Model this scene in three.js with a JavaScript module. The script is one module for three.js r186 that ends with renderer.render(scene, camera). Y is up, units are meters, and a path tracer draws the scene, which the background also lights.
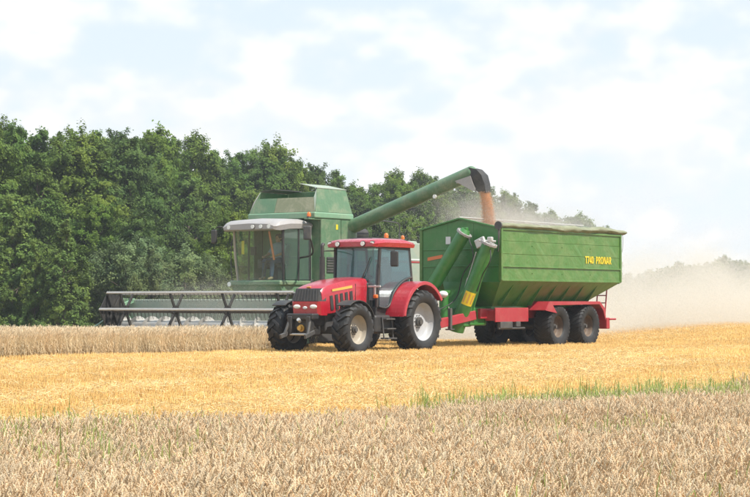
import * as THREE from 'three';
import { RoundedBoxGeometry } from 'three/addons/geometries/RoundedBoxGeometry.js';
import { TextGeometry } from 'three/addons/geometries/TextGeometry.js';
import { FontLoader } from 'three/addons/loaders/FontLoader.js';
import { MarchingCubes } from 'three/addons/objects/MarchingCubes.js';
import { mergeGeometries, toCreasedNormals } from 'three/addons/utils/BufferGeometryUtils.js';

// ---------------------------------------------------------------- camera, sky, sun, exposure
const scene = new THREE.Scene();
const camera = new THREE.PerspectiveCamera(14.9, 1024 / 679, 0.5, 3000);
camera.position.set(0, 1.4, 0);
camera.rotation.x = THREE.MathUtils.degToRad(1.613);
const renderer = new THREE.WebGLRenderer({ antialias: true });
renderer.toneMapping = THREE.LinearToneMapping;
renderer.toneMappingExposure = 1.2;
renderer.shadowMap.enabled = true;

function rng(seed) { let s = seed | 0; return () => { s = (s + 0x6d2b79f5) | 0; let t = Math.imul(s ^ (s >>> 15), 1 | s); t = (t + Math.imul(t ^ (t >>> 7), 61 | t)) ^ t; return ((t ^ (t >>> 14)) >>> 0) / 4294967296; }; }
const hash = (x, y, z) => { let h = (Math.imul(x, 374761393) + Math.imul(y, 668265263) + Math.imul(z, 2147483647 - 1013904223)) | 0; h = Math.imul(h ^ (h >>> 13), 1274126177); return ((h ^ (h >>> 16)) >>> 0) / 4294967296; };
const ss = (a, b, x) => { const t = Math.min(1, Math.max(0, (x - a) / (b - a))); return t * t * (3 - 2 * t); };
const lerp = (a, b, t) => a + (b - a) * t;
function noise3(x, y, z) {
  const ix = Math.floor(x), iy = Math.floor(y), iz = Math.floor(z), fx = x - ix, fy = y - iy, fz = z - iz;
  const u = fx * fx * (3 - 2 * fx), v = fy * fy * (3 - 2 * fy), w = fz * fz * (3 - 2 * fz);
  const a = (k) => lerp(lerp(hash(ix, iy, iz + k), hash(ix + 1, iy, iz + k), u), lerp(hash(ix, iy + 1, iz + k), hash(ix + 1, iy + 1, iz + k), u), v);
  return lerp(a(0), a(1), w);
}
const fbm = (x, y, z, o = 4) => { let s = 0, a = 0.5, n = 0; for (let i = 0; i < o; i++) { s += a * noise3(x, y, z); n += a; a *= 0.5; x = x * 2.03 + 17.1; y = y * 2.03 + 5.3; z = z * 2.03 + 9.7; } return s / n; };

const SUN = new THREE.Vector3(0.60, 1.0, 0.40).normalize();
{
  // summer sky: pale blue air, whiter toward the horizon, with thin broken cumulus all round
  const W = 4096, H = 2048, data = new Float32Array(W * H * 4);
  for (let r = 0; r < H; r++) {
    const up = ((r + 0.5) / H - 0.5) * Math.PI, y = Math.sin(up), cy = Math.cos(up), e = Math.max(0, y);
    const t = Math.pow(e, 0.55);
    const base = [lerp(0.96, 0.36, t), lerp(1.0, 0.60, t), lerp(1.02, 0.86, t)];
    for (let c = 0; c < W; c++) {
      const i = (r * W + c) * 4;
      let m = 0, tone = 1;
      if (y > 0 && y < 0.9) {
        const az = ((c + 0.5) / W - 0.5) * 2 * Math.PI, x = Math.cos(az) * cy, z = Math.sin(az) * cy;
        const q = 9, n = fbm(x * q, y * q * 2.4 + 3.1, z * q, 3), d = fbm(x * q * 3.9 + 40, y * q * 7.5 - 8, z * q * 3.9, 6);
        m = ss(0.40, 0.63, n * 0.42 + d * 0.58) * (0.85 - 0.22 * e);
        tone = 0.93 + 0.10 * ss(0.40, 0.62, d);
      }
      data[i] = lerp(base[0], 1.0 * tone, m); data[i + 1] = lerp(base[1], 1.005 * tone, m); data[i + 2] = lerp(base[2], 1.02 * tone, m); data[i + 3] = 1;
    }
  }
  const sky = new THREE.DataTexture(data, W, H, THREE.RGBAFormat, THREE.FloatType);
  sky.mapping = THREE.EquirectangularReflectionMapping; sky.magFilter = THREE.LinearFilter; sky.needsUpdate = true;
  scene.background = sky; scene.environment = sky;
  scene.backgroundIntensity = 0.9; scene.environmentIntensity = 0.9;
}
const sun = new THREE.DirectionalLight(new THREE.Color(1.0, 0.955, 0.87), 5.0);
sun.name = 'sun';
sun.position.set(SUN.x * 150, SUN.y * 150, SUN.z * 150 - 55); sun.target.position.set(0, 0, -55);
sun.castShadow = true; sun.shadow.mapSize.set(4096, 4096); sun.shadow.radius = 1.5;
Object.assign(sun.shadow.camera, { left: -90, right: 90, top: 90, bottom: -90, near: 1, far: 400 });
scene.add(sun, sun.target);
scene.fog = new THREE.FogExp2(new THREE.Color(0.82, 0.87, 0.92), 0.00045);

// ---------------------------------------------------------------- helpers
const V = (x, y, z) => new THREE.Vector3(x, y, z);
const used = new Map();
const numbered = (n) => { const k = used.get(n) ?? 0; used.set(n, k + 1); return k ? n + '_' + String(k).padStart(3, '0') : n; };
function tag(o, label, category, group, kind) {
  if (label) o.userData.label = label;
  if (category) o.userData.category = category;
  if (group) o.userData.group = group;
  if (kind) o.userData.kind = kind;
  return o;
}
function thing(name, label, category, pos = [0, 0, 0], turn = 0, group) {
  const g = new THREE.Group(); g.name = numbered(name); scene.add(g);
  g.position.set(...pos); g.rotation.y = turn;
  return tag(g, label, category, group);
}
function grp(name, parent) { const g = new THREE.Group(); g.name = name; parent.add(g); return g; }
// uv in metres, by the axis each face points along
function boxUV(g) {
  if (g.index) g = g.toNonIndexed();
  const p = g.attributes.position, uv = new Float32Array(p.count * 2), a = V(), b = V(), c = V(), n = V();
  for (let i = 0; i < p.count; i += 3) {
    a.fromBufferAttribute(p, i); b.fromBufferAttribute(p, i + 1); c.fromBufferAttribute(p, i + 2);
    n.copy(b).sub(a).cross(V().copy(c).sub(a));
    const ax = Math.abs(n.x), ay = Math.abs(n.y), az = Math.abs(n.z);
    [a, b, c].forEach((q, k) => {
      const u = ax > ay && ax > az ? q.z : q.x, w = ay >= ax && ay >= az ? q.z : q.y;
      uv[(i + k) * 2] = u; uv[(i + k) * 2 + 1] = w;
    });
  }
  g.setAttribute('uv', new THREE.BufferAttribute(uv, 2));
  return g;
}
function clean(g) {
  if (g.index) g = g.toNonIndexed();
  for (const k of Object.keys(g.attributes)) if (!['position', 'normal', 'uv', 'color'].includes(k)) g.deleteAttribute(k);
  if (!g.attributes.normal) g.computeVertexNormals();
  return g;
}
const merge = (list) => mergeGeometries(list.map((g) => { g = clean(g); if (!g.attributes.uv) g.setAttribute('uv', new THREE.BufferAttribute(new Float32Array(g.attributes.position.count * 2), 2)); return g; }));
function part(name, geo, mat, parent, keepUV = false) {
  let g = Array.isArray(geo) ? merge(geo) : clean(geo);
  if (!keepUV) g = boxUV(g);
  const m = new THREE.Mesh(g, mat); m.name = name; m.castShadow = m.receiveShadow = true;
  parent.add(m); return m;
}
function box(w, h, d, x = 0, y = 0, z = 0, r = 0.015, rx = 0, ry = 0, rz = 0) {
  const g = r > 0 ? new RoundedBoxGeometry(w, h, d, 2, Math.min(r, w / 2.2, h / 2.2, d / 2.2)) : new THREE.BoxGeometry(w, h, d);
  if (rx) g.rotateX(rx); if (ry) g.rotateY(ry); if (rz) g.rotateZ(rz);
  return clean(g.translate(x, y, z));
}
function bar(p, q, r0, r1 = r0, seg = 10) {
  const a = V(...p), b = V(...q), d = V().copy(b).sub(a), g = new THREE.CylinderGeometry(r1, r0, d.length(), seg);
  g.applyQuaternion(new THREE.Quaternion().setFromUnitVectors(V(0, 1, 0), d.clone().normalize()));
  return clean(g.translate((a.x + b.x) / 2, (a.y + b.y) / 2, (a.z + b.z) / 2));
}
function beam(p, q, w, h, r = 0.01) { // rectangular bar from p to q, w across (horizontal), h high
  const a = V(...p), b = V(...q), d = V().copy(b).sub(a), L = d.length(); d.normalize();
  const side = V().crossVectors(d, Math.abs(d.y) > 0.99 ? V(1, 0, 0) : V(0, 1, 0)).normalize(), up = V().crossVectors(side, d);
  const g = box(L, h, w, 0, 0, 0, r);
  g.applyMatrix4(new THREE.Matrix4().makeBasis(d, up, side).setPosition((a.x + b.x) / 2, (a.y + b.y) / 2, (a.z + b.z) / 2));
  return g;
}
const pipe = (pts, r, seg = 24, rad = 8) => clean(new THREE.TubeGeometry(new THREE.CatmullRomCurve3(pts.map((p) => V(...p))), seg, r, rad));
function ext(pts, z0, z1, bevel = 0.012, holes = []) { // polygon in the x-y plane, pushed from z0 to z1
  const s = new THREE.Shape(pts.map(([x, y]) => new THREE.Vector2(x, y)));
  for (const h of holes) s.holes.push(new THREE.Path(h.map(([x, y]) => new THREE.Vector2(x, y))));
  const b = Math.min(bevel, Math.abs(z1 - z0) / 2.5);
  const g = new THREE.ExtrudeGeometry(s, { depth: Math.abs(z1 - z0) - 2 * b, bevelEnabled: b > 0, bevelThickness: b, bevelSize: b, bevelOffset: -b, bevelSegments: 2 });
  return clean(g.translate(0, 0, Math.min(z0, z1) + b));
}
function plate(a, b, c, d, t = 0.02) { // four corners, given thickness along the face normal
  const A = V(...a), B = V(...b), C = V(...c), D = V(...d), n = V().crossVectors(V().copy(B).sub(A), V().copy(C).sub(A)).normalize().multiplyScalar(t);
  const q = [A, B, C, D], w = q.map((p) => p.clone().sub(n)), v = [];
  const quad = (i, j, k, l) => v.push(i, j, k, i, k, l);
  quad(q[0], q[1], q[2], q[3]); quad(w[3], w[2], w[1], w[0]);
  for (let i = 0; i < 4; i++) { const j = (i + 1) % 4; quad(q[i], w[i], w[j], q[j]); }
  const g = new THREE.BufferGeometry(); g.setAttribute('position', new THREE.Float32BufferAttribute(v.flatMap((p) => [p.x, p.y, p.z]), 3)); g.computeVertexNormals();
  return g;
}
function loft(sections, { caps = true, crease = 0.7, closed = true } = {}) {
  const v = [], n = sections[0].length, push = (...ps) => ps.forEach((p) => v.push(...p));
  for (let i = 0; i + 1 < sections.length; i++) for (let j = 0; j < (closed ? n : n - 1); j++) {
    const k = (j + 1) % n, a = sections[i][j], b = sections[i][k], c = sections[i + 1][k], d = sections[i + 1][j];
    push(a, b, c, a, c, d);
  }
  if (caps) for (const [s, flip] of [[sections[0], true], [sections.at(-1), false]]) {
    const m = [0, 1, 2].map((k) => s.reduce((t, p) => t + p[k], 0) / n);
    for (let j = 0; j < n; j++) { const k = (j + 1) % n; flip ? push(m, s[k], s[j]) : push(m, s[j], s[k]); }
  }
  const g = new THREE.BufferGeometry(); g.setAttribute('position', new THREE.Float32BufferAttribute(v, 3)); g.computeVertexNormals();
  return clean(toCreasedNormals(g, crease));
}
const lathe = (pts, seg = 40) => clean(new THREE.LatheGeometry(pts.map(([r, z]) => new THREE.Vector2(r, z)), seg).rotateX(Math.PI / 2)); // axis z
const disc = (r, d, x, y, z, axis = 'x', seg = 20) => { const g = new THREE.CylinderGeometry(r, r, d, seg); if (axis === 'x') g.rotateZ(Math.PI / 2); if (axis === 'z') g.rotateX(Math.PI / 2); return clean(g.translate(x, y, z)); };

// ---------------------------------------------------------------- materials
const LIN = (r, g, b) => new THREE.Color().setRGB(r, g, b);
const srgb = (v) => Math.round(255 * (v <= 0.0031308 ? v * 12.92 : 1.055 * Math.pow(v, 1 / 2.4) - 0.055));
function texture(n, f, metres, color = true) { // f(u, v) with u, v in 0..1, tiling; returns linear rgb
  const d = new Uint8Array(n * n * 4);
  for (let y = 0; y < n; y++) for (let x = 0; x < n; x++) { const c = f(x / n, y / n), i = (y * n + x) * 4; for (let k = 0; k < 3; k++) d[i + k] = color ? srgb(Math.min(1, Math.max(0, c[k]))) : Math.round(255 * Math.min(1, Math.max(0, c[k]))); d[i + 3] = 255; }
  const t = new THREE.DataTexture(d, n, n); t.wrapS = t.wrapT = THREE.RepeatWrapping; t.magFilter = THREE.LinearFilter; t.repeat.set(1 / metres, 1 / metres);
  if (color) t.colorSpace = THREE.SRGBColorSpace; t.needsUpdate = true; return t;
}
const tile = (u, v, q, o = 4, s = 0) => { const a = u * 2 * Math.PI, b = v * 2 * Math.PI; return fbm(Math.cos(a) * q + s, Math.sin(a) * q + Math.cos(b) * q * 1.31 + 7, Math.sin(b) * q * 1.31 + 3 + s, o); };
// paint with field dust lying in patches and fine speckle on it
function paint(rgb, dust, amount, rough = 0.4, coat = 0.5, metres = 2.3, metal = 0, dent = 0.004) {
  const s = rgb[0] * 91 + rgb[1] * 37 + amount * 13;
  const streak = (u, v) => ss(0.50, 0.78, fbm(Math.cos(u * 6.2832) * 14 + s, Math.sin(u * 6.2832) * 14 + Math.cos(v * 6.2832) * 1.6, Math.sin(v * 6.2832) * 1.6 + 3, 4));
  const f = (u, v) => { const p = ss(0.42, 0.72, tile(u, v, 1.3, 5, s)), q = tile(u, v, 9, 3, s + 5), st = tile(u * 0.999, v, 3.1, 4, s + 11); return amount * (0.35 + 0.9 * p) * (0.5 + q) + 0.12 * amount * st + 0.55 * amount * streak(u, v); };
  const map = texture(256, (u, v) => { const k = Math.min(0.92, f(u, v)), t = 0.93 + 0.14 * tile(u, v, 5, 2, s + 2); return rgb.map((c, i) => lerp(c * t, dust[i], k)); }, metres);
  const rmap = texture(128, (u, v) => { const k = rough + 0.5 * Math.min(1, f(u, v)); return [k, k, k]; }, metres, false);
  const bump = texture(128, (u, v) => { const k = 0.8 * tile(u, v, 1.7, 3, s + 21) + 0.2 * tile(u, v, 6, 2, s + 31); return [k, k, k]; }, metres * 0.8, false);
  return new THREE.MeshPhysicalMaterial({ map, bumpMap: bump, bumpScale: dent, roughnessMap: rmap, roughness: 1, clearcoat: coat, clearcoatRoughness: 0.28, metalness: metal });
}
const DUST = [0.48, 0.40, 0.28];
const M = {
  red: paint([0.41, 0.004, 0.020], DUST, 0.035, 0.26, 0.9),
  trailerRed: paint([0.37, 0.012, 0.026], DUST, 0.06, 0.45, 0.2),
  green: paint([0.066, 0.175, 0.085], DUST, 0.18, 0.45, 0.2, 2.3, 0, 0.012),
  paleGreen: paint([0.17, 0.33, 0.20], DUST, 0.14, 0.5, 0.2),
  greyGreen: paint([0.30, 0.37, 0.30], DUST, 0.2, 0.55, 0.1),
  trailerGreen: paint([0.024, 0.180, 0.024], DUST, 0.06, 0.42, 0.35, 2.3, 0, 0.012),
  trailerSide: paint([0.052, 0.168, 0.020], [0.36, 0.35, 0.17], 0.15, 0.45, 0.25, 2.9, 0, 0.03),
  grey: paint([0.36, 0.34, 0.335], DUST, 0.10, 0.5, 0.15),
  black: paint([0.018, 0.018, 0.020], DUST, 0.05, 0.55, 0.1),
  darkSteel: paint([0.045, 0.046, 0.05], DUST, 0.08, 0.55, 0.05),
  steel: paint([0.60, 0.59, 0.57], DUST, 0.2, 0.42, 0, 1.4, 0.5),
  tyre: paint([0.012, 0.012, 0.013], [0.17, 0.145, 0.11], 0.06, 0.62, 0, 1.1),
  rimSilver: paint([0.44, 0.45, 0.47], DUST, 0.16, 0.45, 0.2, 1.2),
  rimBeige: paint([0.36, 0.32, 0.26], DUST, 0.2, 0.5, 0.1, 1.2),
  rimBrown: paint([0.11, 0.07, 0.05], DUST, 0.12, 0.6, 0, 1.2),
  tarp: paint([0.17, 0.19, 0.11], [0.46, 0.42, 0.32], 0.26, 0.85, 0, 1.6),
  yellow: new THREE.MeshStandardMaterial({ color: LIN(0.82, 0.60, 0.03), roughness: 0.55 }),
  gold: new THREE.MeshStandardMaterial({ color: LIN(0.62, 0.36, 0.07), roughness: 0.5 }),
  orange: new THREE.MeshPhysicalMaterial({ color: LIN(0.75, 0.16, 0.015), roughness: 0.3, clearcoat: 0.5 }),
  lens: new THREE.MeshPhysicalMaterial({ color: LIN(0.85, 0.84, 0.78), roughness: 0.18, clearcoat: 1 }),
  white: new THREE.MeshStandardMaterial({ color: LIN(0.72, 0.72, 0.70), roughness: 0.6 }),
  glass: new THREE.MeshPhysicalMaterial({ color: LIN(0.46, 0.63, 0.66), transmission: 0.90, roughness: 0.03, thickness: 0, ior: 1.7 }),
  darkGlass: new THREE.MeshPhysicalMaterial({ color: LIN(0.74, 0.86, 0.80), transmission: 0.95, roughness: 0.04, thickness: 0, ior: 1.5 }),
  fabric: new THREE.MeshStandardMaterial({ color: LIN(0.03, 0.032, 0.036), roughness: 0.95 }),
};
M.black.name = 'black_plastic';

// ---------------------------------------------------------------- terrain and field
const ALPHA = THREE.MathUtils.degToRad(55), HX = -Math.cos(ALPHA), HZ = Math.sin(ALPHA); // driving direction of all machines
function ground(x, d) { // height of the soil at x, d metres in front of the camera
  let h = -0.62 * (1 - ss(23, 48, d)) - 0.0;
  h += 0.09 * (1 - ss(-9, -4, x)) * ss(36, 43, d) * (1 - ss(45, 52, d));
  h += 0.40 * ss(4, 15, x) * ss(56, 76, d) * (1 - ss(-30, 4, -d + 96 + 4) * 0);
  h -= 0.22 * (1 - ss(-9, -4, x)) * ss(51, 61, d);
  if (d > 63) { const k = Math.max(0, d - lerp(63, 84, ss(4, 15, x))); h -= 2.2 * (1 - Math.exp(-k * k / 1800)); }
  h += 0.03 * (noise3(x * 0.35, 4, d * 0.35) - 0.5) * ss(0, 1, Math.abs(d - 55) / 20);
  return h;
}
// field coordinates: s along the driving direction, t across it (to the driver's right); origin under the combine's front axle
const CO = [-2.37, 59.93];
const field = (x, d) => { const dx = x - CO[0], dz = -(d - CO[1]); return [dx * HX + dz * HZ, -(dx * HZ - dz * HX)]; };
const unfield = (s, t) => { const dx = s * HX - t * HZ, dz = s * HZ + t * HX; return [CO[0] + dx, CO[1] - dz]; };
{
  const soil = texture(512, (u, v) => {
    const a = tile(u, v, 2.2, 5, 1), b = tile(u, v, 14, 3, 4), c = tile(u * 3 % 1, v, 20, 2, 9), k = 0.62 + 0.5 * a + 0.35 * (b - 0.5) + 0.3 * (c - 0.5);
    return [0.50 * k, 0.34 * k, 0.13 * k];
  }, 2.7);
  const relief = texture(256, (u, v) => { const k = tile(u, v, 18, 4, 2); return [k, k, k]; }, 0.9, false);
  const mat = new THREE.MeshStandardMaterial({ map: soil, bumpMap: relief, bumpScale: 0.04, roughness: 1 });
  const xs = [], ds = [];
  for (let x = -900; x < -40; x += 60) xs.push(x); for (let x = -40; x <= 60; x += 1) xs.push(x); for (let x = 90; x <= 900; x += 60) xs.push(x);
  for (let d = -60; d < 4; d += 8) ds.push(d); for (let d = 4; d < 130; d += 1) ds.push(d); for (let d = 130; d < 1500; d += 40) ds.push(d);
  const p = [], uv = [], idx = [];
  ds.forEach((d) => xs.forEach((x) => { p.push(x, ground(x, d), -d); uv.push(x, d); }));
  for (let j = 0; j + 1 < ds.length; j++) for (let i = 0; i + 1 < xs.length; i++) { const a = j * xs.length + i, b = a + xs.length; idx.push(a, a + 1, b, a + 1, b + 1, b); }
  const g = new THREE.BufferGeometry(); g.setAttribute('position', new THREE.Float32BufferAttribute(p, 3)); g.setAttribute('uv', new THREE.Float32BufferAttribute(uv, 2)); g.setIndex(idx); g.computeVertexNormals();
  const m = new THREE.Mesh(g, mat); m.name = 'field_ground'; m.receiveShadow = true; tag(m, 'golden straw-littered soil of the harvested grain field', 'ground', null, 'structure'); scene.add(m);
}

// small builder for plant meshes: positions, colours, flat faces
class Plants {
  constructor() { this.p = []; this.c = []; }
  tri(a, b, c, col) { for (const q of [a, b, c]) { this.p.push(q[0], q[1], q[2]); this.c.push(col[0], col[1], col[2]); } }
  tube(path, radii, n, col) {
    let prev = null;
    path.forEach((q, i) => {
      const nx = path[Math.min(i + 1, path.length - 1)], pv = path[Math.max(i - 1, 0)], d = V(nx[0] - pv[0], nx[1] - pv[1], nx[2] - pv[2]).normalize();
      const s = V().crossVectors(d, Math.abs(d.y) > 0.9 ? V(1, 0, 0) : V(0, 1, 0)).normalize(), u = V().crossVectors(s, d);
      const ring = []; for (let k = 0; k < n; k++) { const a = (k / n) * 2 * Math.PI, r = typeof radii === 'function' ? radii(i, k) : radii[i]; ring.push([q[0] + (s.x * Math.cos(a) + u.x * Math.sin(a)) * r, q[1] + (s.y * Math.cos(a) + u.y * Math.sin(a)) * r, q[2] + (s.z * Math.cos(a) + u.z * Math.sin(a)) * r]); }
      if (prev) for (let k = 0; k < n; k++) { const l = (k + 1) % n; this.tri(prev[k], prev[l], ring[l], col); this.tri(prev[k], ring[l], ring[k], col); }
      prev = ring;
    });
  }
  ribbon(path, widths, side, col) {
    for (let i = 0; i + 1 < path.length; i++) {
      const a = path[i], b = path[i + 1], w0 = widths[i] / 2, w1 = widths[i + 1] / 2;
      const A = [a[0] - side[0] * w0, a[1], a[2] - side[1] * w0], B = [a[0] + side[0] * w0, a[1], a[2] + side[1] * w0], C = [b[0] + side[0] * w1, b[1], b[2] + side[1] * w1], D = [b[0] - side[0] * w1, b[1], b[2] - side[1] * w1];
      this.tri(A, B, C, col); if (w1 > 1e-5) this.tri(A, C, D, col);
    }
  }
  build() { const g = new THREE.BufferGeometry(); g.setAttribute('position', new THREE.Float32BufferAttribute(this.p, 3)); g.setAttribute('color', new THREE.Float32BufferAttribute(this.c, 3)); g.computeVertexNormals(); return g; }
}
const vary = (c, r, k) => { const t = 1 + (r() - 0.5) * k, h = (r() - 0.5) * k * 0.25; return [c[0] * t * (1 + h), c[1] * t, c[2] * t * (1 - h)]; };
function scatter(name, geos, mat, spots, label, category, tones) { // spots: [x, y, z, turn, scale, lean]
  const g = new THREE.Group(); g.name = name; tag(g, label, category, null, 'stuff'); scene.add(g);
  const r = rng(name.length * 77 + spots.length), q = new THREE.Quaternion(), e = new THREE.Euler(), m = new THREE.Matrix4(), col = new THREE.Color();
  geos.forEach((geo, v) => {
    const mine = spots.filter((_, i) => i % geos.length === v); if (!mine.length) return;
    const im = new THREE.InstancedMesh(geo, mat, mine.length); im.name = name + '_plants'; im.userData.kind = 'stuff'; im.castShadow = im.receiveShadow = true;
    mine.forEach(([x, y, z, turn, sc, lean = 0.06, bias = 1], i) => {
      e.set((r() - 0.5) * 2 * lean, turn, (r() - 0.5) * 2 * lean); q.setFromEuler(e);
      m.compose(V(x, y, z), q, V(sc, sc * (0.94 + 0.12 * r()), sc)); im.setMatrixAt(i, m);
      const t = bias * (1 + (r() - 0.5) * (tones ?? 0.3)), h = (r() - 0.5) * 0.08 + (1 - bias) * 0.30; col.setRGB(t * (1 + h), t, t * (1 - h)); im.setColorAt(i, col);
    });
    g.add(im);
  });
  return g;
}
const plantMat = (through = 0.25) => new THREE.MeshPhysicalMaterial({ color: 0xffffff, vertexColors: true, roughness: 0.8, transmission: through, thickness: 0, side: THREE.DoubleSide });
const EAR = [0.73, 0.57, 0.365], STEM = [0.80, 0.64, 0.39];
function wheatTuft(seed, stalks, spread, height) {
  const r = rng(seed), P = new Plants();
  for (let i = 0; i < stalks; i++) {
    const x = (r() - 0.5) * 2 * spread, z = (r() - 0.5) * 2 * spread, h = height * (0.70 + 0.33 * r()), dir = r() * 6.28, lean = 0.03 + 0.10 * r(), nod = 0.15 + 1.7 * r() * r() * r() + 0.5 * r(), cx = Math.cos(dir), cz = Math.sin(dir);
    const stem = vary(STEM, r, 0.35), ear = vary(EAR, r, 0.42), path = [];
    for (let k = 0; k <= 4; k++) { const t = k / 4; path.push([x + cx * lean * t * t, h * t, z + cz * lean * t * t]); }
    let [px, py, pz] = path[4], a = lean * 2;
    for (let k = 0; k < 3; k++) { a += nod * 0.2; px += cx * Math.sin(a) * 0.03; pz += cz * Math.sin(a) * 0.03; py += Math.cos(a) * 0.03; path.push([px, py, pz]); }
    P.tube(path, [0.0028, 0.0026, 0.0024, 0.002, 0.0017, 0.0016, 0.0015, 0.0015], 3, stem);
    const ep = [[px, py, pz]], L = 0.048 + 0.026 * r();
    for (let k = 0; k < 8; k++) { a += nod * 0.05; px += cx * Math.sin(a) * L / 8; pz += cz * Math.sin(a) * L / 8; py += Math.cos(a) * L / 8; ep.push([px, py, pz]); }
    const fat = 0.0042 + 0.0014 * r();
    P.tube(ep, (j, k) => (j === 0 ? 0.002 : j === 8 ? 0.0012 : fat * (0.72 + 0.28 * Math.sin(j * 0.42)) * ((j + k) % 2 ? 1.18 : 0.72)), 6, ear);
    for (let k = 0; k < 2; k++) if (r() < 0.7) { // dry leaves
      const b = 0.25 + 0.55 * r(), y0 = h * b, d2 = r() * 6.28, l = 0.10 + 0.12 * r(), dx = Math.cos(d2), dz = Math.sin(d2), x0 = x + cx * lean * b * b, z0 = z + cz * lean * b * b;
      P.ribbon([[x0, y0, z0], [x0 + dx * l * 0.4, y0 + l * 0.35, z0 + dz * l * 0.4], [x0 + dx * l * 0.8, y0 + l * 0.15, z0 + dz * l * 0.8], [x0 + dx * l, y0 - l * 0.35, z0 + dz * l]], [0.006, 0.008, 0.007, 0.001], [-dz, dx], vary([0.66, 0.52, 0.32], r, 0.35));
    }
  }
  return P.build();
}
function grassTuft(seed, blades, height, col) {
  const r = rng(seed), P = new Plants();
  for (let i = 0; i < blades; i++) {
    const x = (r() - 0.5) * 0.25, z = (r() - 0.5) * 0.25, h = height * (0.55 + 0.55 * r()), d = r() * 6.28, l = 0.05 + 0.22 * r(), cx = Math.cos(d), cz = Math.sin(d);
    P.ribbon([[x, 0, z], [x + cx * l * 0.2, h * 0.5, z + cz * l * 0.2], [x + cx * l * 0.55, h * 0.85, z + cz * l * 0.55], [x + cx * l, h * (0.75 + 0.3 * r()), z + cz * l]], [0.008, 0.010, 0.008, 0.0008], [-cz, cx], vary(col, r, 0.5));
  }
  return P.build();
}
const wheatEdge = (x, d) => ((d - 17.7) * 9.0 - (x + 3.5) * 9.6) / 13.16; // metres beyond the far edge of the foreground wheat
{ // ripe wheat standing in front of the camera, up to the first cut row
  const r = rng(11), spots = [], weeds = [];
  for (let k = 0; k < 120000 && spots.length < 34000; k++) {
    const d = Math.sqrt(lerp(10.2 * 10.2, 35 * 35, r())), x = (r() - 0.5) * (0.45 * d + 3.5), t = wheatEdge(x, d);
    const e = 1.1 * (noise3(x * 0.7, 2, d * 0.7) - 0.5) + 0.5 * (r() - 0.5);
    if (t > e) continue;
    const thin = ss(0.62, 0.74, noise3(x * 0.9 + 30, 1, d * 0.9)); if (r() < thin * 0.35) continue;
    spots.push([x, ground(x, d), -d, r() * 6.28, 0.92 + 0.12 * r() - 0.10 * ss(0.3, 0.8, noise3(x * 0.5, 7, d * 0.5))]);
    const g = noise3(x * 0.55 + 12, 5, d * 0.55 + 3), near = 1 - ss(0, 5, e - t);
    if (r() < 0.012 + 0.36 * ss(0.52, 0.75, g) * (0.04 + 0.96 * near)) weeds.push([x, ground(x, d), -d, r() * 6.28, 0.85 + 0.25 * r()]);
  }
  for (let k = 0; k < 5200; k++) { // green strip of weeds along the edge
    const s = lerp(-6, 20, r()), o = 0.2 + (r() + r() - 1.08) * 3.4, x = -3.5 + s * 0.684 - o * 0.729, d = 17.7 + s * 0.729 + o * 0.684; if (d < 12 || Math.abs(x) > 0.24 * d) continue;
    if (noise3(s * 0.42, 3, o * 0.5 + 8.4) > 0.30 + 0.38 * r()) weeds.push([x, ground(x, d), -d, r() * 6.28, (o > 0.5 ? 0.42 : 0.84) + 0.30 * r()]);
  }
  scatter('foreground_wheat', [1, 2, 3, 4, 5, 6, 7, 8].map((s) => wheatTuft(s * 31, 15, 0.11, 0.78)), plantMat(0.35), spots, 'ripe pale wheat with nodding ears filling the foreground', 'wheat', 0.22);
  scatter('green_weeds', [1, 2, 3].map((s) => grassTuft(s * 7, 18, 0.92, [0.38, 0.44, 0.11])), plantMat(0.4), weeds, 'green grassy weeds scattered along the edge of the foreground wheat', 'weeds', 0.4);
}
{ // uncut wheat in front of and beyond the header
  const r = rng(23), spots = [];
  for (let k = 0; k < 70000 && spots.length < 24000; k++) {
    const d = lerp(38, 66, r()), x = lerp(-18, 0, r()), [s, t] = field(x, d);
    const e = -3.85 + 0.25 * (noise3(s * 0.8, 1, 3) - 0.5);
    if (t < e || (t < 3.75 && s < 4.35 + 0.2 * r()) || x < -0.235 * d - 1.5) continue;
    spots.push([x, ground(x, d), -d, r() * 6.28, 0.90 + 0.14 * r()]);
  }
  scatter('uncut_wheat', [1, 2, 3, 4].map((s) => wheatTuft(s * 53, 13, 0.11, 0.58)), plantMat(0.2), spots, 'brown strip of uncut wheat standing in front of the harvester header', 'wheat', 0.25);
}
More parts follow.
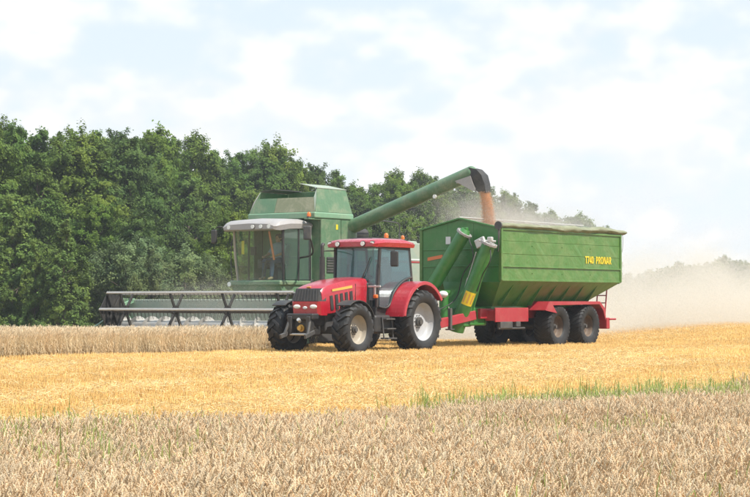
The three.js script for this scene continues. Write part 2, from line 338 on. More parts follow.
{ // stubble: short cut straws in rows, and loose straw lying on them
  const r = rng(37), rows = [], loose = [];
  const tuft = (seed) => { const q = rng(seed), P = new Plants(); for (let i = 0; i < 7; i++) { const x = (q() - 0.5) * 0.16, z = (q() - 0.5) * 0.07, h = 0.06 + 0.07 * q(), lx = (q() - 0.5) * 0.08, lz = (q() - 0.5) * 0.08; P.tube([[x, -0.01, z], [x + lx, h, z + lz]], [0.0042, 0.0036], 3, vary([0.79, 0.52, 0.185], q, 0.4)); } return P.build(); };
  const litter = (seed) => { const q = rng(seed), P = new Plants(); for (let i = 0; i < 22; i++) { const x = (q() - 0.5) * 0.42, z = (q() - 0.5) * 0.42, a = q() * 6.28, l = 0.06 + 0.16 * q(), y = 0.02 + 0.06 * q(), dy = (q() - 0.5) * 0.06; P.tube([[x - Math.cos(a) * l / 2, y - dy, z - Math.sin(a) * l / 2], [x + Math.cos(a) * l / 2, y + dy, z + Math.sin(a) * l / 2]], [0.0033, 0.0033], 3, vary([0.83, 0.62, 0.30], q, 0.35)); } return P.build(); };
  for (let t = -34; t < 40; t += 0.15) for (let s = -70; s < 50; s += 0.13) {
    const ss_ = s + (r() - 0.5) * 0.1, tt = t + (r() - 0.5) * 0.05, [x, d] = unfield(ss_, tt);
    if (d < 17 || d > 92 || Math.abs(x) > 0.215 * d + 2 || (d > 66 && x < 3) || wheatEdge(x, d) < 0.1) continue;
    if ((tt > -3.9 && ss_ > 4.0) || (tt > 3.75) ) continue;
    if (d > 45 && r() < ss(45, 80, d) * 0.55) continue;
    rows.push([x, ground(x, d), -d, -(ALPHA) + Math.PI, d > 50 ? 1.15 : 0.95 + 0.2 * r(), 0.1, 0.64 + 0.66 * (0.65 * fbm(ss_ * 0.10, 3, tt * 0.55, 3) + 0.35 * noise3(ss_ * 0.8, 6, tt * 1.1))]);
    if (r() < 0.14 + 0.75 * ss(0.50, 0.72, 0.6 * noise3(ss_ * 0.1 + 9, 5, tt * 0.6) + 0.4 * noise3(ss_ * 0.7, 8, tt * 1.6))) loose.push([x, ground(x, d), -d, r() * 6.28, 0.8 + 0.5 * r(), 0.15]);
  }
  console.log('stubble', rows.length, loose.length);
  scatter('stubble', [1, 2, 3, 4, 5].map((s) => tuft(s * 17)), plantMat(0.15), rows, 'short golden stubble standing in cut rows across the field', 'stubble', 0.3);
  scatter('loose_straw', [1, 2, 3, 4].map((s) => litter(s * 19)), plantMat(0.15), loose, 'loose golden straw lying over the stubble rows', 'straw', 0.3);
}

// ---------------------------------------------------------------- wheels
function tyreGeo(R, W, rimR, lugs, lugH = 0.045, sweep = 0.26) {
  const w = W / 2, s = R - lugH;
  const list = [lathe([[rimR, -w * 0.72], [rimR + 0.03, -w * 0.86], [lerp(rimR, s, 0.5), -w * 1.0], [s - 0.07, -w * 0.97], [s - 0.02, -w * 0.84], [s, -w * 0.5], [s + 0.008, 0], [s, w * 0.5], [s - 0.02, w * 0.84], [s - 0.07, w * 0.97], [lerp(rimR, s, 0.5), w * 1.0], [rimR + 0.03, w * 0.86], [rimR, w * 0.72]], 48)];
  if (lugs) {
    const v = [];
    for (const side of [-1, 1]) for (let i = 0; i < lugs; i++) {
      const a0 = ((i + (side > 0 ? 0.5 : 0)) / lugs) * 2 * Math.PI, N = 5, ring = [];
      for (let k = 0; k <= N; k++) {
        const t = k / N, z = side * (-0.03 + t * (w * 1.0 + 0.03)), a = a0 + sweep * Math.pow(t, 1.2), top = t > 0.99 ? s - 0.035 : t > 0.75 ? R - 0.012 : R, bot = t > 0.99 ? s - 0.12 : s - 0.03, hw = (0.030 + 0.014 * t) / R;
        const P = (r, b) => [Math.cos(b) * r, Math.sin(b) * r, z];
        ring.push([P(bot, a - hw * 1.3), P(top, a - hw), P(top, a + hw), P(bot, a + hw * 1.3)]);
      }
      const q = (A, B, C, D) => { const f = side > 0 ? [A, B, C, A, C, D] : [A, C, B, A, D, C]; f.forEach((p) => v.push(...p)); };
      for (let k = 0; k < N; k++) for (let j = 0; j < 3; j++) q(ring[k][j], ring[k][j + 1], ring[k + 1][j + 1], ring[k + 1][j]);
      q(ring[0][3], ring[0][2], ring[0][1], ring[0][0]); q(ring[N][0], ring[N][1], ring[N][2], ring[N][3]);
    }
    const g = new THREE.BufferGeometry(); g.setAttribute('position', new THREE.Float32BufferAttribute(v, 3)); g.computeVertexNormals();
    list.push(g);
  }
  return merge(list);
}
function wheel(parent, [x, y, z], spec, out, label) { // out: -1 when the outer face looks to the left
  const g = grp('wheel', parent); g.position.set(x, y, z); if (out > 0) g.rotation.y = Math.PI; if (label) g.userData.label = label;
  part('tyre', spec.tyre.clone(), M.tyre, g, false);
  const w = spec.W / 2, r = spec.rim;
  part('rim', [lathe([[r + 0.025, -w * 0.74], [r, -w * 0.70], [r - 0.02, -w * 0.45], [r * 0.93, -w * 0.2], [r * 0.80, -w * 0.10 - spec.dish], [r * 0.42, -w * 0.12 - spec.dish], [r * 0.40, -w * 0.16 - spec.dish], [0.0, -w * 0.16 - spec.dish]], 40), lathe([[r * 0.9, -w * 0.05], [r * 0.9, w * 0.6], [r + 0.02, w * 0.72]], 32)], spec.mat, g);
  const hub = [disc(r * 0.24, w * 0.35, 0, 0, -w * 0.25 - spec.dish, 'z', 20), disc(r * 0.15, w * 0.6, 0, 0, -w * 0.3 - spec.dish, 'z', 16)];
  for (let i = 0; i < 10; i++) { const a = i / 10 * 2 * Math.PI; hub.push(disc(0.016, 0.04, Math.cos(a) * r * 0.33, Math.sin(a) * r * 0.33, -w * 0.18 - spec.dish, 'z', 6)); }
  part('hub', hub, M.darkSteel, g);
  return g;
}
const headlamp = (name, x, y, z, r, parent, axis = 'x') => {
  const g = grp(name, parent); part('housing', disc(r * 1.25, 0.05, x - (axis === 'x' ? 0.02 : 0), y, z, axis), M.black, g); part('lens', disc(r, 0.022, x + 0.012, y, z, axis), M.lens, g); return g;
};
function beacon(x, y, z, parent) {
  const g = grp('beacon', parent);
  part('foot', lathe([[0.075, 0], [0.075, 0.035], [0.055, 0.05], [0, 0.05]], 18).rotateX(-Math.PI / 2).translate(x, y, z), M.black, g);
  part('dome', lathe([[0.062, 0.05], [0.064, 0.12], [0.05, 0.165], [0.02, 0.185], [0, 0.187]], 18).rotateX(-Math.PI / 2).translate(x, y, z), M.orange, g);
  return g;
}

// ---------------------------------------------------------------- tractor
{
  const T = thing('tractor', 'red tractor with black grille and silver rims pulling the green trailer', 'tractor', [0.33, 0, -52.8], Math.PI + ALPHA);
  const rear = { tyre: tyreGeo(0.875, 0.60, 0.52, 20, 0.062, 0.26), W: 0.60, rim: 0.53, dish: -0.02, mat: M.rimSilver };
  const front = { tyre: tyreGeo(0.695, 0.50, 0.38, 17, 0.058, 0.32), W: 0.50, rim: 0.39, dish: -0.02, mat: M.rimBeige };
  wheel(T, [0, 0.86, -1.0], rear, -1, 'large rear wheel with pale silver rim'); wheel(T, [0, 0.86, 1.0], rear, 1);
  wheel(T, [3.1, 0.68, -1.06], front, -1, 'front wheel with dusty beige rim'); wheel(T, [3.1, 0.68, 1.06], front, 1);
  // drive line
  part('transmission', [box(2.2, 0.62, 0.56, 0.6, 0.92, 0, 0.06), box(0.5, 0.5, 1.5, 0, 0.86, 0, 0.08), disc(0.2, 1.5, 0, 0.86, 0, 'z')], M.darkSteel, T);
  part('engine', [box(1.7, 0.62, 0.6, 2.4, 0.92, 0, 0.05), box(1.3, 0.3, 0.42, 2.5, 1.25, 0, 0.04), box(0.5, 0.35, 0.14, 2.2, 1.05, -0.36, 0.03), box(0.35, 0.22, 0.16, 2.75, 0.95, -0.36, 0.03)], M.darkSteel, T);
  part('front_axle', [beam([3.1, 0.66, -0.85], [3.1, 0.66, 0.85], 0.22, 0.2, 0.04), disc(0.17, 0.24, 3.1, 0.68, -0.82, 'z'), disc(0.17, 0.24, 3.1, 0.68, 0.82, 'z'), bar([2.9, 0.6, -0.8], [2.9, 0.6, 0.8], 0.03)], M.black, T);
  part('front_support', [box(0.9, 0.42, 0.5, 3.3, 0.98, 0, 0.04), box(0.35, 0.6, 0.46, 3.55, 0.82, 0, 0.04)], M.black, T);
  // hood
  const sec = (x, yt, w, yb) => [[x, yb, -w * 0.96], [x, yt - 0.26, -w], [x, yt - 0.12, -w * 0.97], [x, yt - 0.04, -w * 0.86], [x, yt, -w * 0.55], [x, yt + 0.018, 0], [x, yt, w * 0.55], [x, yt - 0.04, w * 0.86], [x, yt - 0.12, w * 0.97], [x, yt - 0.26, w], [x, yb, w * 0.96]].reverse();
  const hood = part('hood', loft([sec(1.60, 2.06, 0.47, 1.30), sec(2.1, 2.05, 0.49, 1.24), sec(2.8, 1.98, 0.50, 1.16), sec(3.3, 1.88, 0.49, 1.10), sec(3.55, 1.80, 0.47, 1.10), sec(3.63, 1.74, 0.455, 1.12)], { crease: 0.55 }), M.red, T);
  // nose: grille above, red lamp panel below
  const grille = part('grille', loft([[[3.50, 1.42, -0.49], [3.50, 1.42, 0.49], [3.42, 1.765, 0.44], [3.42, 1.765, -0.44]], [[3.72, 1.40, -0.44], [3.72, 1.40, 0.44], [3.645, 1.755, 0.38], [3.645, 1.755, -0.38]], [[3.735, 1.42, -0.40], [3.735, 1.42, 0.40], [3.665, 1.735, 0.35], [3.665, 1.735, -0.35]]].map((s) => s.reverse()), { crease: 0.3 }), M.black, T);
  for (let i = 0; i < 8; i++) part('grille_bar', beam([3.738, 1.43, -0.35 + i * 0.1], [3.672, 1.725, -0.31 + i * 0.0886], 0.018, 0.014, 0.003), M.darkSteel, grille);
  part('lamp_panel', loft([[[3.46, 1.05, -0.50], [3.46, 1.05, 0.50], [3.46, 1.42, 0.50], [3.46, 1.42, -0.50]], [[3.66, 1.05, -0.46], [3.66, 1.05, 0.46], [3.71, 1.42, 0.465], [3.71, 1.42, -0.465]], [[3.75, 1.08, -0.38], [3.75, 1.08, 0.38], [3.765, 1.40, 0.40], [3.765, 1.40, -0.40]]].map((s) => s.reverse()), { crease: 0.35 }), M.red, T);
  for (const z of [-0.27, 0.27]) part('headlight', new THREE.SphereGeometry(1, 18, 12).scale(0.045, 0.06, 0.125).translate(3.748, 1.28, z), M.lens, T);
  part('badge', new THREE.SphereGeometry(1, 16, 10).scale(0.02, 0.04, 0.075).translate(3.765, 1.25, 0), M.white, T);
  for (let i = 0; i < 5; i++) for (const s of [-1, 1]) part('vent_slot', ext([[2.28 + i * 0.22, 1.26 - i * 0.015], [2.40 + i * 0.22, 1.25 - i * 0.015], [2.46 + i * 0.22, 1.68 - i * 0.03], [2.34 + i * 0.22, 1.70 - i * 0.03]], s * 0.47, s * (0.506 - Math.max(0, i - 3) * 0.006), 0.004), M.black, hood);
  for (const s of [-1, 1]) part('hood_seam', box(0.012, 0.62, 0.012, 2.18, 1.58, s * 0.489, 0.002), M.black, hood);
  part('nose_badge', box(0.06, 0.03, 0.12, 3.60, 1.79, 0, 0.01), M.gold, hood);
  for (const s of [-1, 1]) part('gold_stripe', plate(...[[2.35, 1.775, 0.508 * s], [3.25, 1.675, 0.508 * s], [3.25, 1.735, 0.505 * s], [2.35, 1.845, 0.503 * s]].slice(0)[s < 0 ? 'reverse' : 'slice'](), 0.012), M.gold, hood);
  // black cowl between hood and cab, steps, tank
  part('cowl', [box(0.28, 0.75, 0.98, 1.5, 1.55, 0, 0.05), box(0.5, 0.4, 0.9, 1.7, 1.22, 0, 0.04)], M.black, T);
  part('fuel_tank', [box(1.05, 0.5, 0.42, 1.22, 0.80, -0.62, 0.08), box(0.7, 0.42, 0.4, 1.2, 0.82, 0.62, 0.08)], M.black, T);
  const steps = grp('cab_step', T); for (let i = 0; i < 3; i++) part('tread', box(0.42, 0.04, 0.26, 1.25, 0.42 + i * 0.26, -0.93 + i * 0.03, 0.01), M.darkSteel, steps);
  for (const x of [1.03, 1.47]) part('side_rail', bar([x, 0.4, -0.92], [x, 1.0, -0.86], 0.02), M.darkSteel, steps);
  // cab
  const cab = grp('cab', T);
  part('floor', [box(1.75, 0.3, 1.34, 0.6, 1.12, 0, 0.05), box(0.5, 0.5, 1.2, -0.15, 1.45, 0, 0.05)], M.black, cab);
  for (const s of [-1, 1]) {
    part('pillar', [beam([1.50, 1.25, s * 0.70], [1.40, 2.90, s * 0.74], 0.07, 0.09, 0.02)], M.black, cab);
    part('pillar', [beam([-0.16, 1.95, s * 0.72], [-0.02, 2.90, s * 0.72], 0.06, 0.08, 0.02)], M.black, cab);
    part('door_frame', [pipe([[1.44, 1.28, s * 0.715], [1.15, 1.24, s * 0.74], [0.96, 1.32, s * 0.75], [0.80, 1.62, s * 0.755], [0.45, 1.90, s * 0.755], [0.1, 2.04, s * 0.75], [-0.14, 2.08, s * 0.74]], 0.032, 30)], M.black, cab);
    part('header_rail', bar([1.40, 2.86, s * 0.745], [-0.02, 2.86, s * 0.73], 0.035), M.black, cab);
    part('door_glass', ext([[1.42, 1.30], [1.16, 1.27], [0.98, 1.34], [0.82, 1.62], [0.46, 1.90], [0.1, 2.04], [-0.12, 2.10], [-0.01, 2.85], [1.37, 2.85]], s * 0.722, s * 0.734, 0), M.glass, cab);
  }
  // windscreen: a curved sheet between the front pillars
  const ws = []; for (let j = 0; j <= 6; j++) { const v = j / 6, row = []; for (let i = 0; i <= 10; i++) { const z = lerp(-0.69, 0.69, i / 10), b = 0.10 * (1 - (z / 0.69) ** 2); row.push([lerp(1.50, 1.41, v) + b, lerp(1.45, 2.87, v), z]); } ws.push(row); }
  part('windscreen', loft(ws, { caps: false, closed: false, crease: 1.5 }), M.glass, cab);
  part('rear_window', plate([-0.14, 1.75, -0.68], [-0.03, 2.85, -0.68], [-0.03, 2.85, 0.68], [-0.14, 1.75, 0.68], 0.008), M.glass, cab);
  part('wiper', [bar([1.60, 2.02, -0.3], [1.53, 2.62, -0.52], 0.012), bar([1.60, 1.9, -0.2], [1.585, 2.2, -0.36], 0.014)], M.black, cab);
  const roofSec = (x, y0, y1, w) => [[x, y0, -w], [x, y0 + 0.5 * (y1 - y0), -w - 0.03], [x, y1 - 0.04, -w + 0.03], [x, y1, -w + 0.16], [x, y1 + 0.012, 0], [x, y1, w - 0.16], [x, y1 - 0.04, w - 0.03], [x, y0 + 0.5 * (y1 - y0), w + 0.03], [x, y0, w]].reverse();
  const roof = part('roof', loft([roofSec(-0.22, 2.92, 3.02, 0.72), roofSec(-0.16, 2.89, 3.07, 0.80), roofSec(0.3, 2.89, 3.13, 0.83), roofSec(1.3, 2.89, 3.12, 0.83), roofSec(1.66, 2.88, 3.07, 0.80), roofSec(1.74, 2.90, 3.02, 0.74)], { crease: 0.6 }), M.red, cab);
  part('roof_hatch', box(0.8, 0.05, 0.75, 0.85, 3.13, 0, 0.02), M.black, cab);
  for (const [z, x] of [[-0.70, 1.715], [-0.42, 1.755], [0.42, 1.755], [0.70, 1.715]]) headlamp('work_light', x, 2.97, z, 0.062, cab);
  beacon(0.25, 3.12, -0.15, cab);
  part('seat', [box(0.5, 0.14, 0.5, 0.45, 1.72, 0, 0.06), box(0.14, 0.75, 0.5, 0.18, 2.1, 0, 0.06, 0, 0, 0.12), box(0.1, 0.2, 0.28, 0.12, 2.55, 0, 0.05), box(0.3, 0.4, 0.3, 0.45, 1.45, 0, 0.02)], M.fabric, cab);
  part('steering_wheel', [clean(new THREE.TorusGeometry(0.2, 0.018, 8, 24).rotateX(Math.PI / 2).rotateZ(-0.5).translate(1.05, 2.02, 0)), bar([1.05, 2.0, 0], [1.3, 1.6, 0], 0.04)], M.black, cab);
  part('dashboard', box(0.25, 0.55, 0.5, 1.36, 1.62, 0, 0.06), M.fabric, cab); part('console', box(0.5, 0.35, 0.14, 0.5, 1.75, 0.36, 0.03), M.fabric, cab);
  // wings
  for (const s of [-1, 1]) {
    const pts = [], inn = [];
    for (let i = 0; i <= 22; i++) { const a = lerp(0.14, 2.55, i / 22), R = 1.06 + 0.05 * Math.exp(-((a - 1.6) ** 2) * 2); pts.push([Math.cos(a) * R, 0.86 + Math.sin(a) * R]); inn.push([Math.cos(a) * (R - 0.03), 0.86 + Math.sin(a) * (R - 0.03)]); }
    const f = part('wing', ext([...pts, ...inn.reverse()], s * 0.66, s * 1.27, 0.012), M.red, T);
    const lip = [], li = []; for (let i = 0; i <= 22; i++) { const a = lerp(0.16, 2.53, i / 22), R = 1.06 + 0.05 * Math.exp(-((a - 1.6) ** 2) * 2); lip.push([Math.cos(a) * (R - 0.005), 0.86 + Math.sin(a) * (R - 0.005)]); li.push([Math.cos(a) * (R - 0.10), 0.86 + Math.sin(a) * (R - 0.10)]); }
    part('lip', ext([...lip, ...li.reverse()], s * 1.262, s * 1.29, 0.01), M.red, f);
    const iw = [[0.98, 1.0]]; for (let i = 0; i <= 14; i++) { const a = lerp(0.2, 2.5, i / 14); iw.push([Math.cos(a) * 1.04, 0.86 + Math.sin(a) * 1.04]); } iw.push([-0.6, 1.0]);
    part('inner_guard', ext(iw, s * 0.63, s * 0.66, 0.004), M.black, f);
    part('rear_lamp', box(0.06, 0.12, 0.22, -0.80, 1.62, s * 1.1, 0.02, 0, 0, 0.9), M.orange, f);
    // front mudguards
    const mp = [], mi = []; for (let i = 0; i <= 14; i++) { const a = lerp(0.98, 2.7, i / 14); mp.push([3.1 + Math.cos(a) * 0.77, 0.68 + Math.sin(a) * 0.77]); mi.push([3.1 + Math.cos(a) * 0.745, 0.68 + Math.sin(a) * 0.745]); }
    part('front_mudguard', [ext([...mp, ...mi.reverse()], s * 0.84, s * 1.28, 0.008), bar([2.95, 1.42, s * 0.95], [2.95, 0.85, s * 0.7], 0.025)], M.black, T);
  }
  // exhaust on the right front pillar, with its heat shield
  part('exhaust', [bar([2.2, 1.3, 0.60], [2.2, 2.62, 0.60], 0.075, 0.075, 16), bar([2.2, 2.62, 0.60], [2.2, 2.86, 0.60], 0.05, 0.05, 12), pipe([[2.2, 2.84, 0.60], [2.2, 2.92, 0.60], [2.14, 2.97, 0.61]], 0.05, 8), beam([2.2, 2.78, 0.6], [1.42, 2.80, 0.74], 0.04, 0.03), box(0.2, 0.12, 0.2, 2.2, 1.5, 0.52, 0.03)], M.black, T);
  // mirrors
  const ml = grp('mirror', cab); part('arm', [pipe([[1.55, 2.86, -0.72], [1.52, 2.82, -1.0], [1.35, 2.78, -1.18]], 0.014, 14), bar([1.35, 2.80, -1.18], [1.35, 2.35, -1.18], 0.012)], M.black, ml); part('shell', box(0.09, 0.42, 0.22, 1.35, 2.56, -1.18, 0.04, 0, 0.35, 0), M.black, ml);
  // indicator and door handle cluster by the left front pillar
  part('indicator', [box(0.10, 0.10, 0.12, 1.6, 1.55, -0.74, 0.03)], M.orange, T);
  part('indicator_bracket', [box(0.05, 0.35, 0.05, 1.58, 1.68, -0.70, 0.01), beam([1.6, 1.82, -0.5], [1.6, 1.82, -0.9], 0.05, 0.05)], M.steel, T);
  // front linkage
  const fl = grp('front_linkage', T);
  part('frame', [box(0.30, 0.16, 0.86, 3.86, 1.02, 0, 0.04), box(0.2, 0.46, 0.14, 3.95, 0.80, -0.30, 0.03), box(0.2, 0.46, 0.14, 3.95, 0.80, 0.30, 0.03), box(0.32, 0.3, 0.5, 3.74, 0.85, 0, 0.04)], M.black, fl);
  for (const s of [-1, 1]) part('lift_arm', [beam([3.85, 0.62, s * 0.36], [4.30, 0.50, s * 0.40], 0.07, 0.12, 0.02), bar([3.98, 0.95, s * 0.33], [4.15, 0.55, s * 0.38], 0.04)], M.darkSteel, fl);
  part('power_shaft', [disc(0.06, 0.14, 3.96, 0.72, 0, 'x'), disc(0.095, 0.04, 3.92, 0.72, 0, 'x')], M.gold, fl);
  part('cross_bar', bar([4.0, 0.56, -0.3], [4.0, 0.56, 0.3], 0.03), M.steel, fl); part('top_link_hook', bar([3.98, 0.9, 0], [4.06, 0.95, 0], 0.05), M.steel, fl);
  part('rear_hitch', [beam([-0.3, 0.6, 0], [-1.0, 0.52, 0], 0.14, 0.1), beam([-0.3, 0.7, -0.4], [-1.05, 0.55, -0.42], 0.06, 0.1), beam([-0.3, 0.7, 0.4], [-1.05, 0.55, 0.42], 0.06, 0.1), bar([-0.45, 1.3, -0.4], [-0.9, 0.6, -0.42], 0.03), bar([-0.45, 1.3, 0.4], [-0.9, 0.6, 0.42], 0.03), box(0.3, 0.5, 0.9, -0.4, 1.1, 0, 0.04)], M.black, T);
}

// ---------------------------------------------------------------- grain trailer
{
  const G = thing('grain_trailer', 'long green grain trailer on a red tandem chassis behind the tractor', 'trailer', [2.5, 0, -55.9], Math.PI + ALPHA);
  const W = 1.4, L = 7.45, top = 3.56, peak = 3.86, low = 2.06, bot = 1.27;
  // walls: side boards with recessed joints, held by a rail and end posts
  for (const s of [-1, 1]) {
    const wall = grp('side_wall', G), mat = M.trailerSide;
    let y = low; for (const [h, out] of [[0.38, 0.0], [0.36, -0.006], [0.38, -0.002], [0.37, -0.006]]) { part('board', box(L - 0.1, h - 0.004, 0.05, -L / 2, y + h / 2, s * (W - 0.03 + out), 0.012), mat, wall); y += h; }
    part('rail', box(L - 0.06, 0.045, 0.05, -L / 2, low + 0.38, s * (W + 0.006), 0.012), mat, wall);
    part('top_rail', box(L, 0.08, 0.09, -L / 2, top - 0.03, s * (W - 0.02), 0.02), mat, wall);
    part('sill', box(L - 0.02, 0.06, 0.08, -L / 2, low - 0.02, s * (W - 0.03), 0.012), mat, wall);
    for (const x of [-0.04, -L + 0.04]) part('corner_post', box(0.09, top - low + 0.06, 0.10, x, (top + low) / 2, s * (W - 0.02), 0.015), mat, wall);
    for (const x of [-1.8, -3.6, -5.4]) for (const y of [0.19, 1.0]) part('rivet', disc(0.015, 0.02, x, low + y, s * (W + 0.004), 'z', 8), mat, wall);
  }
  for (const [x, name] of [[0, 'front_wall'], [-L, 'rear_wall']]) {
    const w = grp(name, G), o = x === 0 ? -0.05 : 0.05, yAt = (z) => top + (peak - top) * (1 - Math.abs(z) / W) - 0.02;
    for (const [z0, z1] of [[-1.36, -0.455], [-0.447, 0.447], [0.455, 1.36]]) {
      const mid = z0 < 0 && z1 > 0, sect = (xx) => mid ? [[xx, 1.98, z0], [xx, 1.98, z1], [xx, yAt(z1), z1], [xx, yAt(0), 0], [xx, yAt(z0), z0]] : [[xx, 1.98, z0], [xx, 1.98, z1], [xx, yAt(z1), z1], [xx, yAt((z0 + z1) / 2), (z0 + z1) / 2], [xx, yAt(z0), z0]];
      part('panel', loft([sect(x + o - 0.02), sect(x + o + 0.02)].map((q) => q.reverse()), { crease: 0.3 }), M.trailerGreen, w);
    }
    part('top_edge', [beam([x, top - 0.01, -W + 0.02], [x, peak, 0], 0.09, 0.05), beam([x, peak, 0], [x, top - 0.01, W - 0.02], 0.09, 0.05)], M.trailerGreen, w);
    for (const y of [2.45, 2.95]) part('stiffener', box(0.035, 0.05, 2 * W - 0.16, x + (x === 0 ? -0.02 : 0.02), y, 0, 0.012), M.trailerGreen, w);
    if (x === 0) {
      part('orange_marker', plate([-0.018, 2.62, 1.15], [-0.018, 2.72, 1.15], [-0.018, 2.80, 0.62], [-0.018, 2.70, 0.62], 0.01), M.orange, w);
      part('white_plate', box(0.012, 0.22, 0.17, -0.012, 3.22, 0.42, 0.003), M.white, w);
    }
  }
  // hopper floor: sloping sides, with gussets below the side walls
  const hop = grp('hopper', G), hw = 0.62, x0 = -0.02, x1 = -0.75, x2 = -5.95, x3 = -L + 0.02;
  for (const s of [-1, 1]) {
    const c = [[x0, low - 0.03, s * (W - 0.05)], [x3, low - 0.03, s * (W - 0.05)], [x2, bot, s * hw], [x1, bot, s * hw]];
    part('side_slope', plate(...(s < 0 ? c : c.reverse()), 0.02), M.trailerGreen, hop);
    for (let i = 0; i < 7; i++) { const x = -0.95 - i * 0.86; part('gusset', loft([[x - 0.02, 0], [x + 0.02, 0]].map(([xx]) => [[xx, low - 0.04, s * (W - 0.06)], [xx + 0.0, low - 0.04, s * (W - 0.30)], [xx + 0.0, bot + 0.05, s * (hw + 0.10)], [xx + 0.0, bot + 0.02, s * (hw + 0.22)]]), { crease: 0.2 }), M.trailerGreen, hop); }
  }
  part('front_slope', plate([x0, 2.0, -W + 0.06], [x1, bot, -hw], [x1, bot, hw], [x0, 2.0, W - 0.06], 0.02), M.trailerGreen, hop);
  part('rear_slope', plate([x3, low - 0.03, W - 0.06], [x2, bot, hw], [x2, bot, -hw], [x3, low - 0.03, -W + 0.06], 0.02), M.trailerGreen, hop);
  part('floor_trough', box(x1 - x2 + 0.1, 0.1, 2 * hw + 0.06, (x1 + x2) / 2, bot - 0.04, 0, 0.02), M.trailerGreen, hop);
  part('sump', [box(0.9, 0.55, 0.7, -0.15, 0.98, -0.2, 0.05), plate([0.02, 2.0, -0.75], [0.02, 2.0, 0.6], [0.25, 1.0, 0.15], [0.25, 1.0, -0.55], 0.03)], M.trailerGreen, hop);
  // ridge pole and rolled sheet on the left rim
  part('ridge_pole', bar([0.05, peak + 0.03, 0], [-L - 0.05, peak + 0.03, 0], 0.025), M.steel, G);
  const roll = [];
  for (let i = 0; i <= 60; i++) {
    const t = i / 60, x = lerp(0.08, -L - 0.22, t), sag = 0.03 * Math.sin(t * 9) + 0.035 * noise3(t * 14, 2, 1), lump = 0.05 * Math.exp(-(((t - 0.55) / 0.12) ** 2)) + 0.05 * Math.exp(-(((t - 0.82) / 0.10) ** 2)), ring = [];
    for (let k = 0; k < 14; k++) { const a = k / 14 * 2 * Math.PI, fold = 1 + 0.22 * (noise3(t * 22, Math.cos(a) * 1.5 + 4, Math.sin(a) * 1.5) - 0.5) * 2; const rz = (0.10 + 0.10 * ss(0.08, 0.3, t)) * fold, ry = (0.075 + lump) * fold; ring.push([x, top + 0.06 + sag * 0.5 + Math.sin(a) * ry + lump * 0.6, -W + 0.08 * ss(0.1, 0.4, t) + 0.02 + Math.cos(a) * rz]); }
    roll.push(ring);
  }
  part('rolled_tarpaulin', loft(roll, { crease: 1.2 }), M.tarp, G);
  part('roll_bracket', [disc(0.12, 0.05, 0.10, top + 0.06, -W + 0.02, 'x'), bar([0.10, top + 0.06, -W + 0.02], [0.10, top - 0.5, -W + 0.01], 0.02), pipe([[0.12, top, -W - 0.05], [0.16, top - 0.3, -W - 0.04], [0.12, top - 0.7, -W + 0.02]], 0.014, 16)], M.darkSteel, G);
  part('sheet_rope', pipe([[-L - 0.1, top + 0.02, -W], [-L - 0.12, top - 0.2, -W - 0.01], [-L - 0.10, top - 0.55, -W + 0.01]], 0.008, 12), M.tarp, G);
  for (let i = 0; i < 3; i++) part('tarpaulin_bow', pipe([[-1.8 - i * 1.9, top, -W + 0.05], [-1.8 - i * 1.9, peak - 0.02, -0.3], [-1.8 - i * 1.9, peak, 0], [-1.8 - i * 1.9, peak - 0.02, 0.3], [-1.8 - i * 1.9, top, W - 0.05]], 0.018, 16), M.steel, G);
  // folded unloading auger across the front wall
  const tubeA0 = [0.46, 3.40, -0.44], tubeA1 = [0.62, 1.35, 0.92], tubeB0 = [0.42, 3.08, -1.26], tubeB1 = [0.5, 0.72, -0.22];
  const flange = (p, q, r) => { const a = V(...p), d = V(...q).sub(a).normalize(), e = a.clone().addScaledVector(d, -0.03), f = a.clone().addScaledVector(d, 0.03); const list = [bar(e.toArray(), f.toArray(), r, r, 24)]; const u = V().crossVectors(d, V(1, 0, 0)).normalize(), w = V().crossVectors(u, d); for (let i = 0; i < 8; i++) { const g = i / 8 * 2 * Math.PI, c = a.clone().addScaledVector(u, Math.cos(g) * r * 0.88).addScaledVector(w, Math.sin(g) * r * 0.88); list.push(bar(c.clone().addScaledVector(d, -0.05).toArray(), c.clone().addScaledVector(d, 0.05).toArray(), 0.016, 0.016, 6)); } return list; };
  const ua = part('auger_tube', bar(tubeA0, tubeA1, 0.20, 0.20, 28), M.trailerGreen, G); ua.userData.label = 'upper tube of the folded unloading auger';
  part('flange', flange(tubeA0, tubeA1, 0.24), M.grey, ua);
  part('spout', [bar([0.46, 3.40, -0.44], [0.44, 3.50, -0.50], 0.18, 0.12, 20), box(0.12, 0.10, 0.2, 0.44, 3.52, -0.44, 0.02)], M.trailerGreen, ua);
  const lb = part('auger_tube', bar(tubeB0, tubeB1, 0.205, 0.205, 28), M.trailerGreen, G); lb.userData.label = 'lower tube of the unloading auger with yellow warning label';
  part('flange', flange(tubeB0, tubeB1, 0.245), M.grey, lb);
  part('hinge', [box(0.10, 0.26, 0.34, 0.5, 3.12, -1.02, 0.03, 0.4), bar([0.36, 3.15, -1.45], [0.55, 3.18, -1.0], 0.03), box(0.12, 0.12, 0.16, 0.42, 3.22, -1.30, 0.03)], M.steel, lb);
  { // warning label: yellow sheet wrapped on the tube, with darker printed blocks
    const a = V(...tubeB0), b = V(...tubeB1), d = b.clone().sub(a).normalize(), u = V().crossVectors(d, V(1, 0, 0)).normalize(), w = V().crossVectors(u, d), at = (t, g, r) => a.clone().lerp(b, t).addScaledVector(u, Math.cos(g) * r).addScaledVector(w, Math.sin(g) * r).toArray();
    const face = Math.atan2(V(0.75, 0, -0.66).dot(w), V(0.75, 0, -0.66).dot(u)), wrap = (t0, t1, g0, g1, r) => { const rows = []; for (const t of [t0, t1]) { const row = []; for (let i = 0; i <= 10; i++) row.push(at(t, face + lerp(g0, g1, i / 10), r)); rows.push(row); } return loft(rows, { caps: false, closed: false, crease: 1.5 }); };
